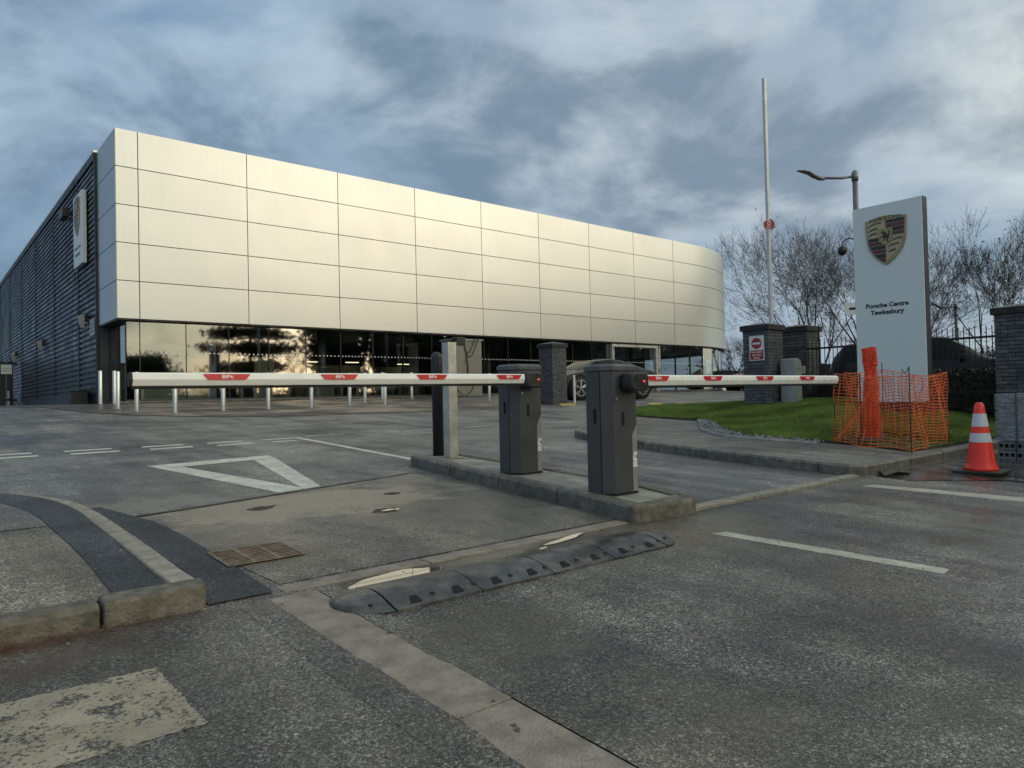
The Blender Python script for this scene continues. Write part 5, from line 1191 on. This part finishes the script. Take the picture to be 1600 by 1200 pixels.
# ------------------------------------------------------------------ lamp posts and camera
def lamp_post(lab, x, y, zb, zt, r, L, hd):
    o = thing('lamp_post', lab, 'lamp post', (x, y, zb)); d = Vector(hd)
    b = MB(); b.tube([(x, y, zb), (x, y, zb + (zt - zb) * 0.5), (x, y, zt)], [r * 1.15, r, r * 0.92], 12); b.build('pole', M['lampgrey'], o, smooth=True)
    b = MB(); b.lathe([(r * 1.1, zt - 0.25), (r * 1.25, zt - 0.1), (r * 1.1, zt + 0.05), (r * 0.5, zt + 0.12)], x, y, 12); b.build('pole_cap', M['lampgrey'], o, smooth=True)
    p = Vector((x, y, zt - 0.08)); b = MB(); b.tube([p, p + d * (L * 0.25) + Vector((0, 0, -0.06)), p + d * (L * 0.55) + Vector((0, 0, -0.06))], r * 0.5, 8); b.build('arm', M['lampgrey'], o, smooth=True)
    sd = Vector((-d.y, d.x, 0)); b = MB(); rings = []
    for f, z, hw, hh in ((0.53, -0.08, .05, .06), (0.62, -0.06, .09, .08), (0.72, 0.02, .12, .07), (0.80, 0.12, .14, .05), (0.9, 0.17, .13, .04), (1.0, 0.19, .05, .015)):
        c = p + d * (L * f) + Vector((0, 0, z)); rings.append([c + sd * (hw * math.cos(a)) + Vector((0, 0, hh * math.sin(a))) for a in [2 * math.pi * k / 10 for k in range(10)]])
    b.loft(rings); b.build('lamp_head', M['lampgrey'], o, smooth=True); return o
lamp_post('grey street lamp with curved arm rising behind the totem sign', 24.4, 10.6, 0.76, 8.42, 0.092, 2.0, (-0.80, 0.60, 0))
lamp_post('distant grey street lamp seen between totem sign and right pillar', 50.6, 16.0, 0.76, 6.3, 0.085, 1.6, (-0.80, 0.60, 0))
o = thing('dome_camera', 'dark dome security camera hanging from a bracket on the lamp post', 'camera', (24.0, 10.9, 6.0)); c = Vector((24.4, 10.6, 6.15)); d = Vector((-0.8, 0.6, 0))
b = MB(); b.tube([c, c + d * 0.25 + Vector((0, 0, .1)), c + d * 0.48 + Vector((0, 0, -.02)), c + d * 0.52 + Vector((0, 0, -.2))], 0.022, 6); b.build('bracket', M['ribdark'], o)
q = c + d * 0.52; b = MB(); b.lathe([(0.05, q.z - 0.18), (0.14, q.z - 0.24), (0.15, q.z - 0.36), (0.11, q.z - 0.45), (0.02, q.z - 0.5)], q.x, q.y, 12); b.build('dome', M['blackplastic'], o, smooth=True)
o = thing('small_sign', 'small white sign with dark bar on the pole beside the totem sign', 'sign', (24.2, 10.8, 4.0)); b = MB(); b.slab([(-0.25, -0.2), (0.25, -0.2), (0.25, 0.2), (-0.25, 0.2)], (24.2, 10.75, 3.86), (0.762, -0.647, 0), (0, 0, 1), 0.02); b.build('sign_plate', M['signwhite'], o)
b = MB(); b.slab([(-0.1, -0.04), (0.12, -0.04), (0.12, 0.04), (-0.1, 0.04)], (24.185, 10.73, 3.86), (0.762, -0.647, 0), (0, 0, 1), 0.004); b.build('dark_bar', M['ink'], o)

# ------------------------------------------------------------------ cars
def interp(st, n):
    xs = np.array([s_[0] for s_ in st]); X = np.linspace(xs[0], xs[-1], n)
    return X, [np.interp(X, xs, [s_[k] for s_ in st]) for k in range(1, len(st[0]))]
SALOON = [(-2.40, .45, .62, .64, .72), (-2.30, .30, .88, .92, .84), (-2.0, .24, .97, 1.04, .92), (-1.5, .22, .98, 1.18, .95), (-0.9, .22, .97, 1.35, .95), (-0.2, .22, .95, 1.42, .95), (0.4, .22, .93, 1.36, .95), (0.8, .22, .92, 1.18, .95), (1.2, .22, .90, .97, .95), (1.7, .22, .84, .90, .94), (2.15, .24, .74, .78, .90), (2.36, .30, .62, .64, .80), (2.44, .42, .52, .53, .66)]
SUV = [(-2.35, .55, .85, .9, .80), (-2.25, .38, 1.05, 1.25, .90), (-1.95, .32, 1.12, 1.58, .95), (-1.2, .30, 1.11, 1.70, .97), (-0.3, .30, 1.09, 1.73, .97), (0.3, .30, 1.07, 1.67, .97), (0.75, .30, 1.06, 1.42, .97), (1.15, .30, 1.04, 1.12, .97), (1.8, .30, .98, 1.04, .95), (2.2, .34, .86, .9, .90), (2.38, .42, .70, .72, .76)]
def car(label, st, paint, loc, head, sc=1.0, group=None, wr=0.345, wx=(-1.42, 1.46)):
    root = thing('parked_car', label, 'car', (0, 0, 0), group)
    X, (zb, zbelt, zr, w) = interp(st, 49)
    def ring(i):
        c_ = zr[i] - zbelt[i]; wrf = w[i] * (0.74 if c_ > 0.2 else 0.74 + 0.18 * (1 - c_ / 0.2)); h = zbelt[i] - zb[i]
        half_ = [(w[i] * .80, zb[i]), (w[i] * .97, zb[i] + .12 * h), (w[i] * 1.0, zb[i] + .45 * h), (w[i] * .985, zb[i] + .75 * h), (w[i] * .955, zbelt[i]), (w[i] * .955 * .5 + wrf * .5, zbelt[i] + c_ * .52), (wrf, zr[i] - min(.05, c_ * .3)), (wrf * .86, zr[i] - .012), (wrf * .45, zr[i] + .008)]
        return [(X[i], y, z) for y, z in half_] + [(X[i], -y, z) for y, z in half_[::-1]]
    R = [ring(i) for i in range(49)]
    b = MB(); b.loft(R); body = b.build('body', M[paint], root, smooth=True); es = body.modifiers.new('edges', 'EDGE_SPLIT'); es.split_angle = rad(38)
    def patch(name, i0, i1, cols, push, mat='carglass'):
        b = MB()
        for (ja, jb) in cols:
            b.loft([[tuple(Vector(R[i][j]) + push) for j in (ja, jb)] for i in range(i0, i1 + 1)], cap=False, closed=False)
        return b.build(name, M[mat], root)
    cab = [i for i in range(49) if zr[i] - zbelt[i] > 0.20]; i0, i1 = cab[0], cab[-1]; mid = (i0 + i1) // 2
    for sgn, (a, c, e) in ((1, (4, 5, 6)), (-1, (13, 12, 11))):
        for p0, p1 in ((i0 + 1, mid - 1), (mid, i1 - 2)): patch('window', p0, p1, [(a, c), (c, e)], Vector((0, 0.006 * sgn, 0.003)))
    top = max(range(49), key=lambda i: zr[i])
    fw = [i for i in range(top, 49) if zr[i] > zr[top] - 0.07][-1]; fe = i1 + 2
    patch('windscreen', fw, min(fe, 48), [(6, 7), (7, 8), (8, 9), (9, 10), (10, 11)], Vector((0.006, 0, 0.006)))
    rw = [i for i in range(0, top) if zr[i] > zr[top] - 0.09][0]
    patch('rear_window', max(i0 - 1, 0), rw, [(6, 7), (7, 8), (8, 9), (9, 10), (10, 11)], Vector((-0.006, 0, 0.006)))
    for sgn in (1, -1):
        for xw in wx:
            yo = sgn * 0.90
            b = MB(); b.tube([(xw, sgn * 0.60, wr), (xw, sgn * 0.962, wr)], wr + 0.055, 24); b.build('wheel_arch', M['cargap'], root)
            b = MB(); rr2 = [(wr * .70, .0), (wr * .92, .012), (wr, -.02), (wr, -.17), (wr * .9, -.2)]
            b.loft([[(xw + r * math.cos(a), yo + sgn * (0.085 + d_), wr + r * math.sin(a)) for a in [2 * math.pi * k / 28 for k in range(28)]] for r, d_ in rr2]); wh = b.build('wheel', M['tyre'], root, smooth=True)
            b = MB(); yy = yo + sgn * 0.088
            b.loft([[(xw + r * math.cos(a), yy + sgn * d_, wr + r * math.sin(a)) for a in [2 * math.pi * k / 28 for k in range(28)]] for r, d_ in ((wr * .74, .004), (wr * .74, .012), (wr * .66, .012), (wr * .66, .004))], cap=False)
            for k in range(5):
                a = 2 * math.pi * k / 5 + 0.3
                for da in (-0.16, 0.16):
                    p0 = (xw + wr * .10 * math.cos(a), yy + sgn * .012, wr + wr * .10 * math.sin(a)); p1 = (xw + wr * .70 * math.cos(a + da), yy + sgn * .010, wr + wr * .70 * math.sin(a + da)); b.tube([p0, p1], [0.022, 0.020], 5)
            b.tube([(xw, yy + sgn * .005, wr), (xw, yy + sgn * .02, wr)], wr * .15, 12); b.build('rim', M['alloy'], wh)
        b = MB(); p = R[44][3]; b.lathe([(0.02, p[2] - .05), (0.08, p[2]), (0.02, p[2] + .05)], p[0], sgn * abs(p[1]) * .93, 10); b.build('headlight', M['chrome'], root)
        b = MB(); xm = X[i1] - 0.25; b.box(xm - .08, xm + .08, sgn * .93 - .02 * sgn, sgn * 1.09, .95 * zbelt[i1] + .06, .95 * zbelt[i1] + .2); b.build('mirror', M[paint], root, bevel=0.02)
    root.location = loc; root.rotation_euler = (0, 0, head); root.scale = (sc,) * 3
    ORG[root] = Vector(loc); return root
car('dark grey saloon with five spoke alloy wheels parked behind the barrier cabinet', SALOON, 'car_grey', (21.3, 19.9, G(19.9)), rad(180 - 6), 1.13, 'parked cars', 0.39)
car('red car parked left of the no entry pillar, far behind the lawn', SUV, 'car_red', (40.5, 23.8, 1.15), rad(160), 1.0, 'parked cars')
car('dark car half hidden at the curved glass end of the showroom', SALOON, 'car_navy', (42.0, 27.5, 1.22), rad(150), 1.0, 'parked cars')
car('dark navy estate behind the black railing right of the totem sign', SUV, 'car_navy', (20.0, 6.9, 0.74), rad(-72), 1.0, 'parked cars')
car('bright blue car glimpsed through the railing left of the totem sign', SALOON, 'car_blue', (26.0, 13.0, 0.76), rad(-50), 1.0, 'parked cars')
car('dark car displayed inside the showroom behind the entrance frame', SALOON, 'car_grey', (33.5, 30.5, FLOOR + 0.02), rad(200), 1.0, 'parked cars')

# ------------------------------------------------------------------ trees and hedges
RMIN = 0.0065
def branches(rnd, base, stems, H, depth, spread, up, taper=0.62, start=0.0):
    """list of (p0, p1, r0, r1, level)"""
    out = []; tips = []; stems = [tuple(q[:5]) + (q[5] * 0.62,) for q in stems]
    def grow(p, d, L, r, lv):
        n = 3; seg = L / n
        for k in range(n):
            d = (d + Vector((rnd.uniform(-1, 1), rnd.uniform(-1, 1), rnd.uniform(-0.5, 1))) * 0.075 + Vector((0, 0, up * 0.06))).normalized()
            q = p + d * seg; r2 = r * (0.90 if lv else 0.93); out.append((p, q, r, r2, lv)); p, r = q, r2
            if lv >= 1 and lv < depth and rnd.random() < 0.45:
                dd = side(d, rnd.uniform(0.5, 1.0)); grow(p, dd, L * rnd.uniform(0.42, 0.62), max(RMIN, r * 0.5), lv + 1 if lv + 1 <= depth else depth)
        if lv < depth:
            m = rnd.choice((2, 2, 3)) if lv else rnd.choice((3, 4))
            for _ in range(m): grow(p, side(d, rnd.uniform(0.22, spread)), L * rnd.uniform(0.66, 0.86), max(RMIN, r * rnd.uniform(0.55, 0.72)), lv + 1)
        else: tips.append(p)
    def side(d, a):
        v = Vector((rnd.uniform(-1, 1), rnd.uniform(-1, 1), rnd.uniform(-1, 1))); v = (v - d * v.dot(d)).normalized()
        return (d * math.cos(a) + v * math.sin(a) + Vector((0, 0, up * 0.12))).normalized()
    for s_ in stems:
        grow(Vector(base) + Vector((s_[0], s_[1], 0)), Vector((s_[2], s_[3], 1)).normalized(), H * s_[4], s_[5], 0)
    return out, tips
def seg_mesh(name, segs, n, mat, parent):
    if not segs: return None
    p0 = np.array([s_[0] for s_ in segs]); p1 = np.array([s_[1] for s_ in segs]); r0 = np.array([s_[2] for s_ in segs]); r1 = np.array([s_[3] for s_ in segs])
    d = p1 - p0; d /= np.linalg.norm(d, axis=1)[:, None] + 1e-9
    ref = np.where(np.abs(d[:, 2:3]) < 0.9, np.array([[0, 0, 1.0]]), np.array([[1.0, 0, 0]])); a = np.cross(d, ref); a /= np.linalg.norm(a, axis=1)[:, None]; c = np.cross(d, a)
    V = np.empty((len(segs), 2 * n, 3))
    for k in range(n):
        o_ = a * math.cos(2 * math.pi * k / n) + c * math.sin(2 * math.pi * k / n)
        V[:, k] = p0 + o_ * r0[:, None]; V[:, n + k] = p1 + o_ * r1[:, None]
    base = np.arange(len(segs))[:, None] * 2 * n; F = np.concatenate([np.concatenate([base + k, base + (k + 1) % n, base + n + (k + 1) % n, base + n + k], axis=1)[:, None, :] for k in range(n)], axis=1)
    return np_mesh(name, V.reshape(-1, 3), F.reshape(-1), 4, mat, parent)
def leaf_mesh(name, P, size, mat, parent, rng):
    n = len(P); a = rng.normal(size=(n, 3)); a /= np.linalg.norm(a, axis=1)[:, None]; c = rng.normal(size=(n, 3)); c = np.cross(a, c); c /= np.linalg.norm(c, axis=1)[:, None]
    s_ = rng.uniform(size[0], size[1], n)[:, None]; V = np.stack([P - a * s_, P - c * s_ * 0.5, P + a * s_, P + c * s_ * 0.5], axis=1)
    return np_mesh(name, V.reshape(-1, 3), np.arange(4 * n), 4, mat, parent)
def bare_tree(label, base, H, stems, seed, depth=5, spread=0.6, up=0.5, leaves=0, group='bare winter trees', ivy=0):
    rnd = random.Random(seed); rng = np.random.default_rng(seed)
    o = thing('bare_tree', label, 'tree', base, group); segs, tips = branches(rnd, base, stems, H, depth, spread, up)
    seg_mesh('trunk', [s_ for s_ in segs if s_[4] <= 1], 7, M['bark'], o); seg_mesh('crown', [s_ for s_ in segs if s_[4] > 1], 3, M['twig'], o)
    if leaves:
        T = np.array([tips[rnd.randrange(len(tips))] for _ in range(leaves)]) + rng.normal(scale=0.12, size=(leaves, 3)); leaf_mesh('leaves', T, (0.05, 0.10), M['deadleaf'], o, rng)
    if ivy:
        T = np.array(base) + rng.normal(size=(ivy, 3)) * np.array([0.45, 0.45, 0.8]) + np.array([0, 0, 1.6]); leaf_mesh('ivy', T, (0.06, 0.12), M['ivy'], o, rng)
    return o, len(segs)
CNT = []
def at(x, D, z):      # site point x pixels across the 1600 px picture at depth D
    X = (x - 800) / 1110 * D; return (0.762 * X + 0.647 * D, -0.647 * X + 0.762 * D, z)
CNT.append(bare_tree('spreading bare tree with a few dry leaves behind the two brick pillars', at(1276, 58, 0.9), 15.6, [(0, 0, -0.05, 0, 0.25, 0.24), (0.3, 0.2, -0.55, 0.4, 0.27, 0.17), (0.1, 0, 0.35, -0.2, 0.25, 0.15), (0, 0, -0.25, 0.2, 0.26, 0.15)], 11, 6, 0.62, 0.35, 1500)[1])
CNT.append(bare_tree('tall twiggy bare tree rising directly behind the totem sign', at(1385, 46, 0.8), 12.0, [(0, 0, 0.05, 0, 0.25, 0.26), (0.2, 0, 0.55, -0.4, 0.25, 0.18), (0, 0, -0.5, 0.35, 0.25, 0.18), (0.2, 0, 0.85, -0.65, 0.22, 0.16)], 23, 6, 0.58, 0.42)[1])
CNT.append(bare_tree('multi stemmed bare tree with ivy at its foot at the far right', at(1562, 42, 0.8), 10.2, [(-.3, 0.2, -0.32, 0.22, 0.27, 0.13), (0, 0, -0.06, 0, 0.27, 0.15), (.5, -.4, 0.12, -0.1, 0.27, 0.13), (1.0, -.8, 0.25, -0.2, 0.25, 0.13)], 37, 6, 0.45, 0.6, 500, ivy=700)[1])
CNT.append(bare_tree('bare tree just beyond the right edge pillar', at(1640, 40, 0.8), 9.3, [(0, 0, -0.25, 0.1, 0.25, 0.2), (0.4, 0, 0.2, -0.2, 0.25, 0.15)], 41, 5, 0.5, 0.55, 300)[1])
CNT.append(bare_tree('small rounded bare tree far off between showroom and pillar', at(1152, 92, 1.2), 10.5, [(0, 0, 0, 0, 0.2, 0.2), (0.2, 0, -0.5, 0.4, 0.2, 0.14), (0, 0.1, 0.5, -0.4, 0.2, 0.14)], 51, 6, 0.75, 0.2)[1])
CNT.append(bare_tree('low scrubby bare tree behind the railing between totem and pillar', at(1455, 36, 0.8), 4.2, [(0, 0, 0, 0, 0.14, 0.1), (0.5, 0, 0.4, -0.3, 0.16, 0.07), (-.5, 0, -0.4, 0.3, 0.16, 0.07)], 61, 5, 0.85, 0.15)[1])
CNT.append(bare_tree('low scrubby bare tree beside the right edge pillar', at(1535, 38, 0.8), 5.0, [(0, 0, 0, 0, 0.15, 0.1), (0.5, 0, 0.45, -0.3, 0.16, 0.07)], 67, 5, 0.85, 0.2)[1])
def leafy(name, label, base, H, W_, seed, n, mat='evergreen', trunk=0.25, size=(0.12, 0.26), low=0.15, layered=False, group=None, cat='tree'):
    rng = np.random.default_rng(seed); o = thing(name, label, cat, base, group); B = np.array(base)
    b = MB(); b.tube([base, (base[0], base[1], base[2] + H * 0.5), (base[0] + 0.1, base[1], base[2] + H * 0.93)], [trunk, trunk * 0.7, trunk * 0.15], 8); b.build('trunk', M['bark'], o)
    nc = int(26 + H * 3); pts = []
    for k in range(nc):
        h = rng.uniform(low, 1.0); a = rng.uniform(0, 2 * math.pi)
        if layered: h = (round(h * 8) + rng.uniform(-.15, .15)) / 8
        rad_ = W_ * (0.35 + 0.65 * math.sin(math.pi * min(1, (1.05 - h) * 0.9 + 0.1))) * rng.uniform(0.25, 1.0)
        c = B + np.array([rad_ * math.cos(a), rad_ * math.sin(a), H * h]); m = n // nc
        pts.append(c + rng.normal(size=(m, 3)) * np.array([W_ * 0.20, W_ * 0.20, H * (0.018 if layered else 0.045)]))
    leaf_mesh('crown', np.concatenate(pts), size, M[mat], o, rng)
    if not layered:
        b = MB(); n = 14; rings = []
        for h in (low, 0.2, 0.35, 0.5, 0.65, 0.8, 0.9):
            r_ = W_ * 0.62 * math.sin(math.pi * min(1, (1.05 - h) * 0.9 + 0.1)) + 0.3
            rings.append([(base[0] + r_ * rng.uniform(0.75, 1.15) * math.cos(2 * math.pi * k / n), base[1] + r_ * rng.uniform(0.75, 1.15) * math.sin(2 * math.pi * k / n), base[2] + H * h) for k in range(n)])
        b.loft(rings); b.build('sky_block_core', M[mat], o)  # solid hull added inside the crown to block sky showing through
    return o
# hedge behind the railing
hg = thing('hedge', 'dense dark hedge behind the railing right of the totem sign', 'hedge', (17.0, 5.6, 0.76)); rng = np.random.default_rng(5)
Pn = np.column_stack([rng.uniform(16.65, 17.45, 9000), rng.uniform(4.2, 8.3, 9000), 0.72 + 0.80 * rng.random(9000) ** 0.8]); leaf_mesh('foliage', Pn, (0.03, 0.06), M['hedge'], hg, rng)
b = MB(); b.box(16.72, 17.4, 4.25, 8.25, 0.7, 1.42); b.build('stems', M['hedge'], hg)
# house far beyond
hs = thing('house', 'cream house with orange clay roof far beyond the curved corner', 'house', at(1141, 104, 1.0)); p = Vector(at(1141, 104, 1.0)); x, y, z = p
b = MB(); b.box(x - 2.0, x + 1.6, y, y + 6, z, z + 2.3); b.build('wall', M['render'], hs)
b = MB(); b.loft([[(xx, y - 0.4, z + 2.3), (xx, y + 6.4, z + 2.3), (xx, y + 3.0, z + 4.0)] for xx in (x - 2.2, x + 1.8)]); b.build('roof', M['roofred'], hs)
for k in range(2): b = MB(); b.box(x - 1.5 + 1.6 * k, x - 0.6 + 1.6 * k, y - 0.03, y - 0.002, z + 1.0, z + 2.2); b.build('window', M['ribdark'], hs)
# far treeline
rng = np.random.default_rng(77); P_ = []
for k in range(260):
    xp = rng.uniform(1090, 2300); D = rng.uniform(120, 190); q = np.array(at(xp, D, 1.0)); h = rng.uniform(2.5, 6.5)
    P_.append(q + rng.normal(size=(45, 3)) * np.array([2.6, 2.6, h * 0.28]) + np.array([0, 0, h * 0.42]))
tag(leaf_mesh('far_treeline', np.concatenate(P_), (0.2, 0.5), M['farwood'], None, rng), 'far off low line of bare trees on the horizon', 'treeline', kind='stuff')
# trees across the road, seen as reflections in the glass
leafy('pine_tree', 'dark layered pine mirrored in the left part of the glass', (22.8, -10, -0.2), 12.0, 3.4, 3, 20000, size=(0.10, 0.22), low=0.3, layered=True, group='trees across the road')
bare_tree('small bare tree mirrored left of the pine in the glass', (18.3, -8, -0.2), 6.6, [(0, 0, 0, 0, 0.18, 0.12), (0.3, 0, 0.4, 0, 0.18, 0.09), (-.3, 0, -0.4, 0, 0.18, 0.09)], 71, 5, 0.7, 0.2, group='trees across the road')
bare_tree('slender bare tree mirrored right of the pine in the glass', (26.6, -10, -0.2), 9.5, [(0, 0, 0, 0, 0.22, 0.12), (0.2, 0, 0.15, 0, 0.2, 0.08)], 73, 5, 0.5, 0.6, group='trees across the road')
leafy('evergreen_bush', 'rounded dark bush mirrored at the left end of the glass', (13.4, -7, -0.2), 5.6, 2.9, 4, 9000, size=(0.08, 0.18), group='trees across the road', cat='bush', low=0.05)
for k, (x, y, h, w_) in enumerate(((31.5, -11, 11.5, 3.0), (36.5, -9, 10.2, 3.1), (41.5, -11, 12.5, 3.4), (48, -9, 13.0, 4.0), (54.5, -10, 13.8, 4.4), (62, -10, 13.0, 4.4), (69.5, -9, 13.5, 4.4), (78, -10, 7.5, 4.4), (86, -9, 8.0, 4.6), (95, -8, 8.0, 4.8))):
    leafy('evergreen_tree', ('broad' if w_ > 4.1 else 'narrow') + ' dark evergreen of the tree row mirrored in glass, ' + ('first from the pine', 'second from the pine', 'third from the pine', 'fourth from the pine', 'fifth from the pine', 'sixth from the pine', 'seventh from the pine', 'eighth from the pine', 'ninth from the pine', 'tenth from the pine')[k], (x, y, -0.2), h, w_, 80 + k, 8000, size=(0.16, 0.36), group='trees across the road', low=0.02)
hw = thing('hedge', 'long low dark hedge added to block the low sky mirrored in the glass', 'hedge', (25, -8, -0.15), 'trees across the road'); rng = np.random.default_rng(15)  # unseen hedge, added so the foot of the glass reflects dark
Pn = np.column_stack([rng.uniform(4, 46, 16000), rng.uniform(-8.6, -7.4, 16000), -0.15 + 2.3 * rng.random(16000) ** 0.8 + 0.25 * np.sin(rng.uniform(0, 9, 16000))]); leaf_mesh('foliage', Pn, (0.06, 0.14), M['hedge'], hw, rng)
b = MB(); b.box(4, 46, -8.3, -7.7, -0.2, 1.9); b.build('stems', M['hedge'], hw)
# pine needles and leaves against the left kerb, loose grit
rng = np.random.default_rng(9); n = 9000
X = rng.uniform(-2.0, 0.95, n); Y = 3.572 - np.abs(rng.normal(scale=0.085, size=n)) * (1.1 - 0.6 * np.clip(X + 0.2, 0, 1)) - 0.004; keep = rng.random(n) < np.clip((0.95 - X) / 1.2, 0.06, 1) * (0.55 + 0.45 * np.sin(X * 9) * np.sin(X * 23 + 1)); X, Y = X[keep], Y[keep]; n = len(X)
a = rng.uniform(0, np.pi, n); L = rng.uniform(0.010, 0.034, n); Z = 0.05 * Y + 0.004 + rng.uniform(0, 0.022, n) * np.exp(-(3.572 - Y) * 9)
V = np.stack([np.column_stack([X - L * np.cos(a), Y - L * np.sin(a), Z]), np.column_stack([X + L * np.cos(a), Y + L * np.sin(a), Z + 0.003]), np.column_stack([X + L * np.cos(a), Y + L * np.sin(a) + 0.0032, Z + 0.004])], axis=1)
tag(np_mesh('pine_needles', V, np.arange(3 * n), 3, M['needle']), 'drift of brown pine needles along the left kerb', 'needles', kind='stuff')
b = MB()
for k in range(420):
    x, y = random.uniform(-0.2, 5.5), random.uniform(1.2, 6.0); z = G(y) + 0.004
    if 1.05 > x and y > 3.5: continue
    if 4.2 < x < 5.1 and y > 3.45: continue
    stone(b, x, y, z, random.uniform(0.003, 0.009))
tag(b.build('loose_grit', M['packbrick']), 'loose grit scattered over the tarmac', 'grit', kind='stuff')
b = MB()
for k in range(34):
    x, y = random.uniform(-0.3, 4.5), random.uniform(1.4, 3.5); z = G(y) + 0.012; a = random.uniform(0, 6.3); r = random.uniform(0.009, 0.018)
    b.add([(x + r * math.cos(a), y + r * math.sin(a), z), (x + r * .6 * math.cos(a + 1.6), y + r * .6 * math.sin(a + 1.6), z + 0.006), (x + r * math.cos(a + 3.1), y + r * math.sin(a + 3.1), z + 0.002), (x + r * .6 * math.cos(a + 4.7), y + r * .6 * math.sin(a + 4.7), z + 0.007)], [(0, 1, 2, 3)])
tag(b.build('fallen_leaves', M['leafbrown']), 'few small fallen leaves scattered over the near tarmac', 'leaves', kind='stuff')
print('tree segments', CNT)
